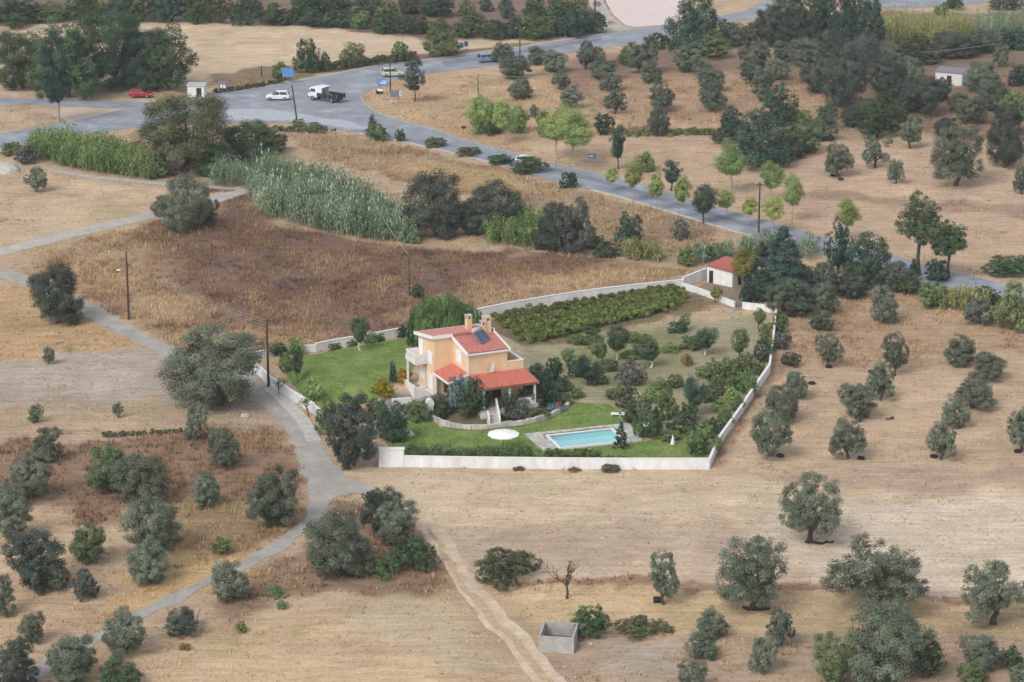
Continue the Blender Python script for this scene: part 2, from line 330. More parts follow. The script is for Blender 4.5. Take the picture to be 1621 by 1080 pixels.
# ================================================================== GROUND
# fields: outline (traced in the photograph, laid on the ground), soil colour, edge softness (m), grass density, grass height, grass tone (lo, hi)
FIELDS = [
 ([(-80,-60),(960,-60),(965,56),(700,60),(430,38),(200,24),(-80,40)], (140,116,96), 2.5, .5,.5,.1,.6),
 ([(-80,40),(200,25),(430,38),(700,62),(960,64),(835,72),(600,102),(500,118),(400,131),(310,128),(250,142),(-80,152)], (217,189,152), 2, .15,.25,.6,1),
 ([(330,118),(500,102),(620,86),(760,74),(840,70),(830,76),(700,92),(600,104),(500,120),(340,142)], (150,128,98), 1.5, 1.2,.6,.2,.7),
 ([(-80,165),(110,178),(150,190),(90,198),(0,213),(-80,225)], (196,168,134), 1.5, .6,.3,.5,.9),
 ([(590,140),(680,118),(800,105),(985,76),(1060,82),(1200,95),(1200,200),(1130,215),(800,240),(640,190),(580,160)], (200,166,126), 2.5, 1.0,.45,.45,.95),
 ([(860,110),(1010,82),(1200,95),(1621,60),(1700,60),(1700,235),(1300,205),(1130,200),(1000,170),(880,150)], (158,126,102), 5, .9,.45,.2,.8),
 ([(1190,36),(1400,16),(1700,20),(1700,120),(1250,112)], (146,124,98), 4, .8,.4,.2,.7),
 ([(930,130),(1150,110),(1320,150),(1320,190),(1130,200),(960,175)], (186,150,116), 5, .9,.45,.35,.9),
 ([(830,226),(1000,212),(1130,212),(1300,225),(1430,235),(1700,290),(1700,450),(1400,395),(1250,352),(1100,312),(950,272)], (206,172,138), 2.5, .22,.25,.5,.95),
 ([(950,215),(1290,222),(1290,212),(960,204)], (150,118,88), 1, 1.3,.5,.2,.6),
 ([(1280,305),(1700,330),(1700,350),(1280,318)], (178,150,122), 1.2, .6,.4,.4,.8),
 ([(430,208),(570,216),(700,247),(850,278),(940,305),(1130,360),(1130,405),(1060,418),(950,402),(800,310),(640,290),(500,250)], (170,142,108), 2, 1.5,.55,.3,.95),
 ([(620,250),(800,275),(900,310),(780,305),(640,280)], (188,158,108), 3, 1.2,.5,.55,1),
 ([(300,292),(400,305),(430,352),(650,390),(950,412),(1088,432),(1075,444),(940,467),(760,497),(630,524),(520,545),(400,564),(290,554),(215,510),(150,470),(60,428),(100,392),(250,350),(350,328)], (134,104,86), 3.5, 2.3,.55,0.03,.66),
 ([(760,455),(1000,418),(1088,432),(1075,444),(940,467),(760,497),(640,522),(620,505)], (180,146,108), 7, 2.2,.6,.3,.95),
 ([(60,428),(100,392),(200,365),(240,400),(260,450),(380,520),(520,530),(520,545),(400,564),(290,554),(215,510),(150,470)], (184,150,110), 9, 2.8,.7,.3,1),
 ([(-80,278),(75,273),(270,297),(370,303),(230,345),(0,394),(-80,405)], (206,176,138), 1, .3,.25,.5,1),
 ([(-80,440),(60,460),(140,502),(225,548),(180,552),(0,574),(-80,582)], (202,164,116), 1.5, 1.2,.4,.5,1),
 ([(-80,580),(180,548),(240,555),(300,590),(400,640),(425,668),(300,686),(150,692),(-80,712)], (186,168,150), 1.5, .25,.2,.4,.9),
 ([(-80,645),(150,632),(330,640),(420,660),(300,686),(150,692),(-80,712)], (194,166,132), 3, .5,.25,.5,1),
 ([(-80,706),(150,692),(300,682),(430,668),(470,722),(488,780),(476,828),(400,878),(300,905),(240,870),(290,800),(120,850),(90,800),(-80,780)], (160,126,98), 3, 2.0,.55,.05,.7),
 ([(280,790),(470,790),(470,830),(400,878),(300,905),(240,880)], (168,140,98), 3, 2.0,.5,.35,.9),
 ([(-80,775),(70,790),(130,850),(240,905),(310,905),(240,958),(130,1015),(-80,1100)], (205,172,134), 3, .7,.3,.5,1),
 ([(210,905),(330,888),(420,868),(380,890),(240,958),(150,1000)], (206,168,112), 2, 1.8,.4,.6,1),
 ([(540,790),(600,795),(700,850),(735,930),(690,965),(560,945),(420,965),(330,990),(350,945),(420,905),(500,850)], (158,128,100), 3, 2.2,.5,.05,.75),
 ([(160,1040),(300,1000),(430,965),(560,948),(720,945),(860,1120),(60,1120)], (208,176,132), 3, .6,.3,.5,1),
 ([(430,950),(700,945),(800,1060),(700,1050),(560,990)], (200,176,142), 3, .4,.25,.4,.9),
 ([(560,744),(1130,750),(1700,742),(1700,835),(655,835),(600,785)], (214,188,152), 1.5, .3,.2,.6,1),
 ([(1125,750),(1700,738),(1700,768),(1300,775)], (186,158,130), 3, .3,.2,.4,.8),
 ([(640,832),(1230,832),(1260,860),(1000,895),(740,902),(690,862)], (196,170,142), 2, .35,.2,.4,.9),
 ([(1230,800),(1700,780),(1700,945),(1300,942),(1150,905)], (216,194,166), 3, .2,.2,.5,1),
 ([(690,880),(1000,895),(1240,860),(1300,925),(770,922)], (208,182,150), 2, .3,.2,.5,1),
 ([(740,916),(1300,928),(1700,945),(1700,956),(1300,940),(760,926)], (166,126,94), 1, 2.0,.4,.1,.6),
 ([(760,928),(1300,943),(1700,958),(1700,1005),(950,1003),(850,992)], (208,176,128), 1.2, .5,.25,.6,1),
 ([(840,1005),(1100,1010),(1700,1010),(1700,1120),(900,1120)], (188,158,128), 2, .8,.35,.3,.9),
 ([(930,1015),(1080,1018),(1080,1080),(960,1080)], (182,164,142), 3, .2,.2,.4,.8),
 ([(1135,742),(1215,600),(1240,520),(1700,510),(1700,740)], (206,174,138), 2.5, .35,.22,.5,1),
 ([(1237,470),(1430,455),(1700,470),(1700,555),(1240,585)], (190,156,120), 4, 1.4,.45,.35,.9),
 ([(1140,700),(1185,640),(1222,585),(1250,570),(1200,640),(1155,735)], (166,130,106), 1.5, 1.2,.3,.1,.6),
 ([(830,548),(1075,505),(1225,500),(1215,590),(1135,695),(1000,680),(880,625),(780,560)], (172,162,124), 1.5, .6,.15,.6,1),
 ([(900,545),(1060,520),(1120,560),(1060,600),(960,620),(900,600)], (150,150,100), 4, .8,.15,.5,.9),
 ([(770,505),(1078,456),(1140,480),(1060,500),(850,548),(780,540)], (140,124,88), 1.5, .6,.3,.3,.7),
 ([(1085,457),(1120,443),(1190,455),(1178,490),(1160,487)], (156,136,116), 1, .3,.15,.3,.7),
 ([(640,650),(690,668),(730,694),(800,694),(905,668),(905,630),(860,590),(760,610),(660,610)], (116,108,82), 1.0, .8,.25,.2,.7),
 ([(590,640),(660,622),(690,640),(672,660),(600,700)], (158,146,134), 1, .1,.1,.4,.8),
 ([(500,660),(600,700),(600,738),(545,712)], (160,148,134), 1, .1,.1,.4,.8),
 ([(920,40),(1070,38),(1070,45),(955,55)], (186,172,152), 1, .3,.2,.5,.9),
]
FP = [(poly(f[0]),)+tuple(f[1:]) for f in FIELDS]
def field_at(x, y):
    x = np.asarray(x, float); y = np.asarray(y, float)
    xw = x + 1.6*vn(x/4, y/4, 8) + .7*vn(x/1.3, y/1.3, 9); yw = y + 2.2*vn(x/4, y/4, 10) + .9*vn(x/1.3, y/1.3, 12)
    out = np.zeros((len(x), 7)); out[:, :3] = lin((200,170,134)); out[:, 3:] = (.5,.3,.4,.9)
    for P, c, soft, de, he, t0, t1 in FP:
        d = pd_box(xw, yw, P, soft+1); k = sstep(soft*.5, -soft*.5, d)[:, None] if False else (1-sstep(-soft*.5, soft*.5, d))[:, None]
        out = out*(1-k) + k*np.array([*lin(c), de, he, t0, t1])
    return out
ax = np.concatenate([[-3000,-1200,-500,-220,-150], np.arange(-118, 118.1, .62), [150,220,500,1200,3000]])
ay = np.concatenate([[-600,0,120,180,205], np.arange(214, 572, .62), [590,640,760,1000,1600,3000,6000]])
GX, GY = np.meshgrid(ax, ay); gx = GX.ravel(); gy = GY.ravel()
GZ = gh(gx, gy); fa = field_at(gx, gy)
mot = 1 + .10*vn(gx/9, gy/9, 20) + .07*vn(gx/2.6, gy/2.6, 21)
colr = np.clip(fa[:, :3]*mot[:, None], 0, 1)
red = sstep(.25, .75, vn(gx/5, gy/7, 23))[:, None]*.25                       # patches of redder soil
colr = colr*(1-red) + red*colr*np.array([.95,.86,.80])
grn = (sstep(.35, .8, vn(gx/3.2, gy/4.5, 24))*.5)[:, None]                    # patches of green weeds in the dry grass
colr = colr*(1-grn) + grn*colr*np.array([.80,.88,.72])
lum = (colr@np.array([.3,.6,.1]))[:, None]; colr = (colr*.83 + lum*.17)*np.array([1.01,1.02,1.045])
nx, ny = len(ax), len(ay); ii = np.arange(nx*ny).reshape(ny, nx)
F = np.stack([ii[:-1,:-1], ii[:-1,1:], ii[1:,1:], ii[1:,:-1]], -1).reshape(-1, 4)
gm = np_mesh('ground', np.column_stack([gx, gy, GZ]), F)
ca = gm.attributes.new('soil', 'FLOAT_COLOR', 'POINT'); ca.data.foreach_set('color', np.column_stack([colr, np.ones(len(colr))]).astype(np.float32).ravel())
gm.polygons.foreach_set('use_smooth', np.ones(len(F), bool))
def ground_mat():
    m, t, o = new_mat('dry_field'); L = t.links
    at = N(t, 'ShaderNodeAttribute', _attribute_name='soil'); tc = N(t, 'ShaderNodeTexCoord')
    b = N(t, 'ShaderNodeBsdfPrincipled', Roughness=.95); b.inputs['Specular IOR Level'].default_value = .1
    cur = at.outputs['Color']
    def layer(scale, lo, hi, stretch=None, detail=5.0, a=.3, c=.7, tint=None):
        nonlocal cur
        src = tc.outputs['Object']
        if stretch:
            mp = N(t, 'ShaderNodeMapping'); mp.inputs['Scale'].default_value = stretch; mp.inputs['Rotation'].default_value = (0,0,R(4)); L.new(src, mp.inputs[0]); src = mp.outputs[0]
        n = N(t, 'ShaderNodeTexNoise', Scale=scale, Detail=detail, Roughness=.7); L.new(src, n.inputs['Vector'])
        mr = N(t, 'ShaderNodeMapRange'); mr.inputs['From Min'].default_value = a; mr.inputs['From Max'].default_value = c
        L.new(n.outputs['Fac'], mr.inputs['Value'])
        mx = N(t, 'ShaderNodeMix', _data_type='RGBA'); mx.inputs['A'].default_value = (*(lo if isinstance(lo, tuple) else (lo,)*3), 1); mx.inputs['B'].default_value = (*(hi if isinstance(hi, tuple) else (hi,)*3), 1)
        L.new(mr.outputs[0], mx.inputs['Factor'])
        mu = N(t, 'ShaderNodeMix', _data_type='RGBA', _blend_type='MULTIPLY'); mu.inputs['Factor'].default_value = 1
        L.new(cur, mu.inputs['A']); L.new(mx.outputs['Result'], mu.inputs['B']); cur = mu.outputs['Result']; return n
    layer(.22, (.86,.82,.78), (1.08,1.07,1.05)); layer(.9, .84, 1.1, stretch=(.3,1.2,1)); layer(1.0, .84, 1.12, stretch=(.10,2.0,1), detail=4.0); n = layer(3.2, .78, 1.14, detail=6.0)
    layer(1.6, (.72,.68,.60), (1,1,1), a=.33, c=.42, detail=8.0)              # scattered darker clods and stalks
    layer(2.3, (1,1,1), (1.14,1.12,1.08), a=.58, c=.68, detail=8.0)
    L.new(cur, b.inputs['Base Color'])
    bp = N(t, 'ShaderNodeBump', Strength=.6, Distance=.12); L.new(n.outputs['Fac'], bp.inputs['Height']); L.new(bp.outputs[0], b.inputs['Normal'])
    L.new(b.outputs[0], o.inputs[0]); return m
M['dry_field'] = ground_mat(); gm.materials.append(M['dry_field'])
ground = link(bpy.data.objects.new('ground', gm)); ground['kind'] = 'structure'

# ---- roads, lanes and lawns
def road_mat(name, c, c2, c3, sc1=.25, patch=True):
    m, t, o = new_mat(name); L = t.links; tc = N(t, 'ShaderNodeTexCoord')
    b = N(t, 'ShaderNodeBsdfPrincipled', Roughness=.9); b.inputs['Specular IOR Level'].default_value = .25
    n1 = N(t, 'ShaderNodeTexNoise', Scale=sc1, Detail=7.0, Roughness=.6); n2 = N(t, 'ShaderNodeTexNoise', Scale=2.5, Detail=6.0, Roughness=.7)
    L.new(tc.outputs['Object'], n1.inputs['Vector']); L.new(tc.outputs['Object'], n2.inputs['Vector'])
    cr = N(t, 'ShaderNodeValToRGB'); e = cr.color_ramp.elements; e[0].position = .34; e[0].color = (*c, 1); e[1].position = .55; e[1].color = (*c2, 1); k = e.new(.72); k.color = (*c3, 1)
    L.new(n1.outputs['Fac'], cr.inputs[0])
    mr = N(t, 'ShaderNodeMapRange'); mr.inputs['From Min'].default_value = .25; mr.inputs['From Max'].default_value = .75; mr.inputs['To Min'].default_value = .82; mr.inputs['To Max'].default_value = 1.15; L.new(n2.outputs['Fac'], mr.inputs['Value'])
    mu = N(t, 'ShaderNodeVectorMath', _operation='SCALE'); L.new(cr.outputs[0], mu.inputs[0]); L.new(mr.outputs[0], mu.inputs['Scale'])
    L.new(mu.outputs[0], b.inputs['Base Color'])
    bp = N(t, 'ShaderNodeBump', Strength=.3, Distance=.03); L.new(n2.outputs['Fac'], bp.inputs['Height']); L.new(bp.outputs[0], b.inputs['Normal'])
    L.new(b.outputs[0], o.inputs[0]); return m
M['asphalt'] = road_mat('asphalt', lin((134,137,144)), lin((152,155,162)), lin((180,181,184)))
M['lane_concrete'] = road_mat('lane_concrete', lin((158,151,142)), lin((172,165,155)), lin((190,181,167)), .45)
M['track_concrete'] = road_mat('track_concrete', lin((172,164,154)), lin((186,178,168)), lin((204,194,180)), .6)
M['dirt'] = road_mat('dirt', lin((190,168,142)), lin((208,186,160)), lin((218,200,176)), .6)
M['gravel'] = road_mat('gravel', lin((196,172,154)), lin((208,186,168)), lin((188,180,174)), .3)
M['lawn'] = road_mat('lawn', lin((108,130,70)), lin((130,148,82)), lin((164,164,108)), .5)
M['yard'] = road_mat('yard', lin((218,200,192)), lin((222,204,196)), lin((224,208,202)), .15)
M['worn_patch'] = road_mat('worn_patch', lin((168,170,176)), lin((182,184,188)), lin((150,154,162)), .5)
M['dark_patch'] = road_mat('dark_patch', lin((118,121,128)), lin((130,134,140)), lin((150,153,158)), .5)
M['verge'] = road_mat('verge', lin((172,150,120)), lin((192,168,134)), lin((208,186,150)), 1.2)
sheet('main_road', MAIN_ROAD, 'asphalt', .03, 2.5)
sheet('side_road', SIDE_ROAD, 'asphalt', .026, 2.5, warp=.4)
sheet('gravel_lay_by', LAYBY, 'gravel', .02, 1.5, warp=.8)
sheet('far_road', FAR_ROAD, 'asphalt', .03, 2.5)
sheet('farm_track', TRACK, 'track_concrete', .03, 1.2, warp=.12)
sheet('lane', LANE, 'lane_concrete', .03, .8, warp=.6)
sheet('dirt_track', DIRT, 'dirt', .024, .8, warp=.4)
sheet('paved_yard', YARD, 'yard', .022, 3)
sheet('yard_drive', poly([(915,-40),(935,10),(958,30),(962,52),(1000,46),(985,40),(968,25),(957,5),(948,-40)]), 'track_concrete', .026, 2, warp=.2)
LAWN_A = poly([(640,668),(677,661),(696,676),(726,682),(773,682),(794,678),(826,676),(869,665),(900,648),(905,638),(960,640),(985,655),(1008,668),(1020,700),(1062,690),(1100,705),(1128,722),(1122,736),(1000,737),(640,735),(612,700)])
LAWN_B = poly([(446,588),(470,566),(540,559),(640,540),(652,556),(656,590),(648,612),(600,634),(545,644),(500,642),(465,612)])
lawn_a = sheet('lawn', LAWN_A, 'lawn', .02, .8, warp=.25)
lawn_b = sheet('lawn', LAWN_B, 'lawn', .05, .6, warp=.3)
# kerb strips at the road edge
def strip(name, pts, wid, hgt, mat, zoff=0.0, parent=None, kind='structure', jit=0.0):
    Q = [P3(*p) for p in pts]; mb = MB(); L_, R_ = [], []
    for i, p in enumerate(Q):
        d = (Q[min(i+1,len(Q)-1)]-Q[max(i-1,0)]); d.z = 0; d.normalize(); n = Vector((-d.y, d.x, 0))*wid/2
        L_.append(p+n); R_.append(p-n)
    rings = [[(a.x,a.y,a.z-.15),(b.x,b.y,b.z-.15),(b.x,b.y,b.z+hgt+zoff),(a.x,a.y,a.z+hgt+zoff)] for a, b in zip(L_, R_)]
    mb.loft(rings); o = mb.build(name, mat, parent)
    if kind: o['kind'] = kind
    return o
strip('road_kerb', [(568,211),(620,221),(659,229),(737,247),(800,264)], .5, .08, 'concrete_pale')
strip('road_kerb', [(936,301),(974,310),(1017,323),(1071,339),(1126,356),(1190,374)], .55, .1, 'concrete_pale')
strip('road_kerb', [(571,153),(576,163),(597,179),(633,192),(685,205),(737,223),(776,233),(820,244)], .3, .1, 'concrete')
strip('road_kerb', [(420,137.5),(450,132),(520,119),(600,103),(700,92),(760,83),(830,74),(900,63),(955,54)], .6, .07, 'concrete_pale')
strip('footpath', [(427,615),(452,638),(476,662),(490,684),(498,700)], 1.5, .14, 'concrete_pale')

sheet('road_patch', poly([(305,182),(380,172),(450,176),(540,190),(600,206),(560,205),(500,196),(440,190),(360,190)]), 'worn_patch', .034, 1.5, warp=.7)
sheet('road_patch', poly([(700,98),(790,86),(880,71),(950,60),(950,64),(880,76),(790,92),(705,104)]), 'dark_patch', .034, 1.5, warp=.5)
sheet('road_patch', poly([(860,262),(960,286),(1080,322),(1200,358),(1198,363),(1076,328),(956,292),(858,268)]), 'dark_patch', .034, 1.2, warp=.3)
sheet('grass_strip', poly([(674,838),(692,862),(707,896),(728,928),(767,974),(810,1022),(855,1074),(892,1118),(906,1116),(868,1068),(822,1016),(778,968),(738,922),(717,890),(700,860),(680,836)]), 'verge', .03, .5, warp=.28)

# ================================================================== PLANTS
def leaves(C, Rr, n_each, size, rg, flat_=.85, up=.25, shape=.5, stretch=(1,1,1), centre=None, rough=.42):
    """single leaf blades round clump centres C (k,3) of radius Rr (k), facing outwards from their clump and from the crown"""
    k = len(C); idx = np.repeat(np.arange(k), n_each); n = len(idx)
    d = rg.normal(size=(n,3)); d /= np.linalg.norm(d, axis=1)[:, None]
    rad = (rg.uniform(0,1,n)**.4)*Rr[idx]
    p = C[idx] + d*rad[:, None]*np.array([1,1,flat_])*np.array(stretch)
    nr = d*.55 + rg.normal(size=(n,3))*rough + np.array([0,0,up])
    if centre is not None:
        centre = np.asarray(centre, float); q = p - (centre[idx] if centre.ndim == 2 else centre); q /= np.linalg.norm(q, axis=1)[:, None]+1e-6; nr += q*.9
    nr /= np.linalg.norm(nr, axis=1)[:, None]
    a = np.cross(nr, rg.normal(size=(n,3))); a /= np.linalg.norm(a, axis=1)[:, None]; b = np.cross(nr, a)
    s = size*rg.uniform(.7,1.35,n)[:, None]; wd = s*shape
    V = np.stack([p-a*s*.4-b*wd*.5, p-a*s*.4+b*wd*.5, p+a*s*.6], 1).reshape(-1,3)
    tone = np.clip(.5 + rg.normal(0,.16,k)[idx] + rg.normal(0,.12,n), 0, 1)
    return V, np.repeat(tone, 3)
def leaf_mesh(name, parts):
    V = np.concatenate([p[0] for p in parts]); T = np.concatenate([p[1] for p in parts])
    return np_mesh(name, V, np.arange(len(V)).reshape(-1,3), T, M['olive'])
def limbs_mesh(name, th, r0, tips, rg, lean=0.0, forks=True):
    mb = MB(); a = rg.uniform(0, 6.28); top = Vector((lean*math.cos(a), lean*math.sin(a), th))
    mid = top*.5 + Vector((rg.normal(0,.12*th), rg.normal(0,.12*th), 0))
    mb.tube([(0,0,-.15), (mid.x*.4, mid.y*.4, th*.15), mid, top], [r0*1.35, r0*1.05, r0*.85, r0*.75], 8)
    for t in tips:
        t = Vector(t); q = top.lerp(t, .5) + Vector((rg.normal(0,.1), rg.normal(0,.1), .1))*th*.5
        mb.tube([top*.96, q, t], [r0*.55, r0*.35, r0*.12], 5)
    return mb.mesh(name, 'bark')
SHAPES = {  # crown floor, aspect h/w, bumps, bump height, holes, clump size, leaf shape, leaf scale, density, trunk radius
 'olive':  dict(fl=.12, asp=1.0, nb=8, amp=.34, holes=0, cs=0.276, lf=.42, sz=1.0, den=5.5, tr=.045),
 'loose':  dict(fl=.16, asp=.95, nb=8, amp=.62, holes=2, cs=0.252, lf=.42, sz=1.0, den=5.0, tr=.045),
 'bush':   dict(fl=.0, asp=1.0, nb=8, amp=.30, holes=0, cs=0.276, lf=.42, sz=1.0, den=5.8, tr=.035),
 'broad':  dict(fl=.04, asp=.95, nb=11, amp=.36, holes=1, cs=0.240, lf=.66, sz=1.1, den=5.5, tr=.03),
 'light':  dict(fl=.32, asp=1.9, nb=6, amp=.26, holes=0, cs=0.300, lf=.7, sz=.95, den=5.3, tr=.022),
 'shrub':  dict(fl=.0, asp=.75, nb=9, amp=.38, holes=0, cs=0.288, lf=.55, sz=.9, den=5.5, tr=.02),
 'mound':  dict(fl=.0, asp=.4, nb=10, amp=.4, holes=0, cs=0.288, lf=.5, sz=.85, den=5.8, tr=.015),
 'vase':   dict(fl=.22, asp=1.2, nb=7, amp=.34, holes=0, cs=0.288, lf=.55, sz=.9, den=5.5, tr=.035),
 'tall':   dict(fl=.40, asp=1.5, nb=11, amp=.5, holes=1, cs=0.240, lf=.62, sz=1.05, den=5.5, tr=.04),
 'gum':    dict(fl=.2, asp=2.0, nb=12, amp=.5, holes=2, cs=0.240, lf=.34, sz=1.1, den=5.0, tr=.035),
}
LOBES = {'olive': (7,.55,.44), 'loose': (9,.74,.34), 'bush': (7,.50,.46), 'broad': (10,.60,.38), 'shrub': (7,.55,.42), 'mound': (9,.62,.36), 'tall': (9,.62,.38)}
CLASSES = [1.3, 2.2, 3.4, 5.2, 8.0, 12.0]
PROTO = {}
def proto(shape, wcls, var):
    key = (shape, wcls, var)
    if key in PROTO: return PROTO[key]
    S = SHAPES[shape]; rg = np.random.default_rng(sum(map(ord, shape))*131 + int(wcls*10)*7 + var)
    W = wcls; H = W*S['asp']; fl = S['fl']*H; a = W/2; b = (H-fl)/2; cz = fl + b
    leaf = (.105+.0135*W)*S['sz']
    low = shape in ('bush','shrub','mound')
    def unit(v): return v/np.linalg.norm(v, axis=-1, keepdims=True)
    if shape in LOBES:                                     # crown of billowing lobes, each a shell of leaf clumps
        nl, off, lr = LOBES[shape]; nl = nl + (2 if W > 6 else 0); cand = unit(rg.normal(size=(60,3))); cand[:,2] = np.where(cand[:,2] < -.45, -cand[:,2], cand[:,2]); pick = [cand[0]]
        while len(pick) < nl: pick.append(cand[np.argmax([min(np.linalg.norm(q-p) for p in pick)*rg.uniform(.75,1) for q in cand])])
        LC = np.array(pick)*(off*rg.uniform(.75,1.2,nl))[:,None]; LR = lr*rg.uniform(.72,1.22,nl)
        LC = np.vstack([LC, [[0,0,-.05]]]); LR = np.append(LR, lr*1.15)
        C = []; Rr = []; Q = []
        for i_, (lc, l_) in enumerate(zip(LC, LR)):
            for d in unit(rg.normal(size=(int(24+W),3))):
                p = lc + d*l_*rg.uniform(.74,.98)
                oth = np.linalg.norm(LC-p, axis=1)/LR; oth[i_] = 9
                if oth.min() < .72: continue
                C.append(p); Rr.append(l_*.36*rg.uniform(.75,1.25)); Q.append(lc)
            C.append(lc); Rr.append(l_*.62); Q.append(lc*.5)
        C = np.array(C); Rr = np.array(Rr); Q = np.array(Q)
    else:
        B = unit(rg.normal(size=(S['nb'],3))); B[:,2] = np.where(B[:,2] < -.3, -B[:,2], B[:,2]); ba = S['amp']*rg.uniform(.5,1.2,S['nb'])
        D = unit(rg.normal(size=(int(np.clip(60+14*W, 76, 180)),3))); Rf = .72 + (ba[None,:]*np.exp(5.5*(D@B.T-1))).sum(1)
        fr = np.where(rg.uniform(0,1,len(D)) < .66, rg.uniform(.76,.93,len(D)), rg.uniform(.25,.7,len(D)))
        C = D*(Rf*fr)[:,None]; Rr = S['cs']*rg.uniform(.75,1.35,len(D))*np.clip(Rf, .7, 1.15)
        C = np.vstack([C, [[0,0,0]]]); Rr = np.append(Rr, .38); Q = np.zeros_like(C)
    if low: C[:,2] = np.where(C[:,2] < 0, C[:,2]*1.15, C[:,2]); C[:,2] = np.maximum(C[:,2], -.72)
    else: C[:,2] = np.where(C[:,2] < 0, C[:,2]*.75, C[:,2])
    if shape == 'vase': C[:,:2] *= np.clip(.62+.5*(C[:,2]+.5), .4, 1.1)[:,None]
    if shape in ('light','gum'): C[:,:2] *= np.clip(1.05-.35*np.abs(C[:,2]), .6, 1.1)[:,None]
    ex = np.percentile(np.hypot(C[:,0], C[:,1])+Rr*.75, 95); C[:,:2] /= ex; Q[:,:2] /= ex; z1 = np.percentile(C[:,2]+Rr*.75, 98); z0 = np.percentile(C[:,2]-Rr*.75, 2)
    C[:,2] = (C[:,2]-z0)/(z1-z0)*2-1; Q[:,2] = (Q[:,2]-z0)/(z1-z0)*2-1
    tips = [p*.75 for p in C[rg.permutation(len(C))[:14]]]
    C = C*np.array([a,a,b]) + np.array([0,0,cz]); Q = Q*np.array([a,a,b]) + np.array([0,0,cz-b*.15]); Rr = Rr/ex*min(a, max(b, a*.6))
    C[:,2] = np.maximum(C[:,2], Rr*.3 + .02)
    narea = min(S['den']*math.pi/4*W*(H-fl)/(.5*leaf*leaf*S['lf']), 44000)
    per = np.maximum(3, (narea*Rr**2/np.sum(Rr**2))).astype(int)
    crown = leaf_mesh(shape+'_crown', [leaves(C, Rr, per, leaf, rg, shape=S['lf'], centre=Q)])
    T = [(p[0]*a, p[1]*a, cz+p[2]*b) for p in tips if p[2] > -.4][:7]
    th = max(fl*1.15, .12*H); trunk = limbs_mesh(shape+'_trunk', th, max(.03, S['tr']*W), T, rg, lean=.06*W)
    PROTO[key] = (trunk, crown, W, H); return PROTO[key]
NAMES = {'tree': 'tree', 'shrub': 'shrub'}
KINDS = {  # code: (shape, foliage, trunk material, object name, category)
 'OL': ('olive','olive','bark','olive_tree','olive tree'), 'OX': ('loose','olive','bark','olive_tree','olive tree'), 'OB': ('bush','olive','bark','olive_tree','olive tree'),
 'OD': ('bush','olive_dark','bark','olive_tree','olive tree'), 'OG': ('bush','olive_green','bark','olive_tree','olive tree'), 'LD': ('olive','olive_dark','bark','olive_tree','olive tree'),
 'BR': ('broad','broad','bark','broadleaf_tree','tree'), 'BD': ('broad','deep','bark','broadleaf_tree','tree'), 'BW': ('broad','brown_green','bark','broadleaf_tree','tree'), 'BO': ('broad','shrub','bark','broadleaf_tree','tree'), 'BX': ('bush','brown_green','bark','broadleaf_tree','tree'), 'BY': ('bush','broad','bark','broadleaf_tree','tree'), 'BZ': ('bush','deep','bark','broadleaf_tree','tree'),
 'LT': ('light','light','bark_pale','roadside_tree','tree'), 'LM': ('light','lime','bark_pale','roadside_tree','tree'), 'LB': ('bush','light','bark_pale','roadside_tree','tree'),
 'SH': ('shrub','shrub','bark','shrub','shrub'), 'SD': ('shrub','broad','bark','shrub','shrub'), 'SE': ('shrub','deep','bark','shrub','shrub'), 'SG': ('shrub','grey_shrub','bark','shrub','shrub'), 'SW': ('shrub','brown_green','bark','shrub','shrub'),
 'SL': ('shrub','light','bark','shrub','shrub'), 'SB': ('shrub','blue_shrub','bark','shrub','shrub'), 'SY': ('shrub','flower_yellow','bark','flowering_shrub','shrub'), 'SR': ('shrub','dry_leaf','bark','shrub','shrub'),
 'MD': ('mound','broad','bark','low_shrub','shrub'), 'MG': ('mound','brown_green','bark','low_shrub','shrub'), 'MO': ('mound','shrub','bark','low_shrub','shrub'),
 'FR': ('vase','broad','whitewash','fruit_tree','tree'), 'FG': ('vase','shrub','bark','fruit_tree','tree'), 'FD': ('vase','deep','bark','fruit_tree','tree'), 'FA': ('vase','autumn','bark','young_tree','tree'),
 'TA': ('tall','broad','bark','ivy_covered_tree','tree'), 'GU': ('gum','deep','bark_pale','eucalyptus_tree','tree'), 'GG': ('gum','olive_dark','bark','eucalyptus_tree','tree'),
}
GROUPS = {'olive tree': 'olive trees in the groves'}
BUSHY = ('bush','shrub','mound')
TREES = []
def plant(code, px, py, wpx, hpx, label, group=None, rz=None):
    shape, fol, bark, name, cat = KINDS[code]
    k = ppm(px, py); W = wpx/k*1.06; H = hpx/k*(1.0 if shape in BUSHY else 1.04)
    if shape in BUSHY: py = py - .10*wpx
    p = P3(px, py)
    wc = min(CLASSES, key=lambda c: abs(math.log(c/W)))
    nv = 4 if 2 < wc < 6 else 2
    tr, cr, w0, h0 = proto(shape, wc, rnd.randrange(nv))
    e = empty(name, (p.x, p.y, p.z-.03), rnd.uniform(0, 6.28) if rz is None else rz, label, cat, group or GROUPS.get(cat, 'trees and shrubs of the valley'))
    e.scale = (W/w0, W/w0, H/h0)
    for nm, me, mt in (('trunk', tr, bark), ('crown', cr, fol)):
        o = link(bpy.data.objects.new(nm, me), e); o.material_slots[0].link = 'OBJECT'; o.material_slots[0].material = M[mt]
    TREES.append((e, W, H)); return e

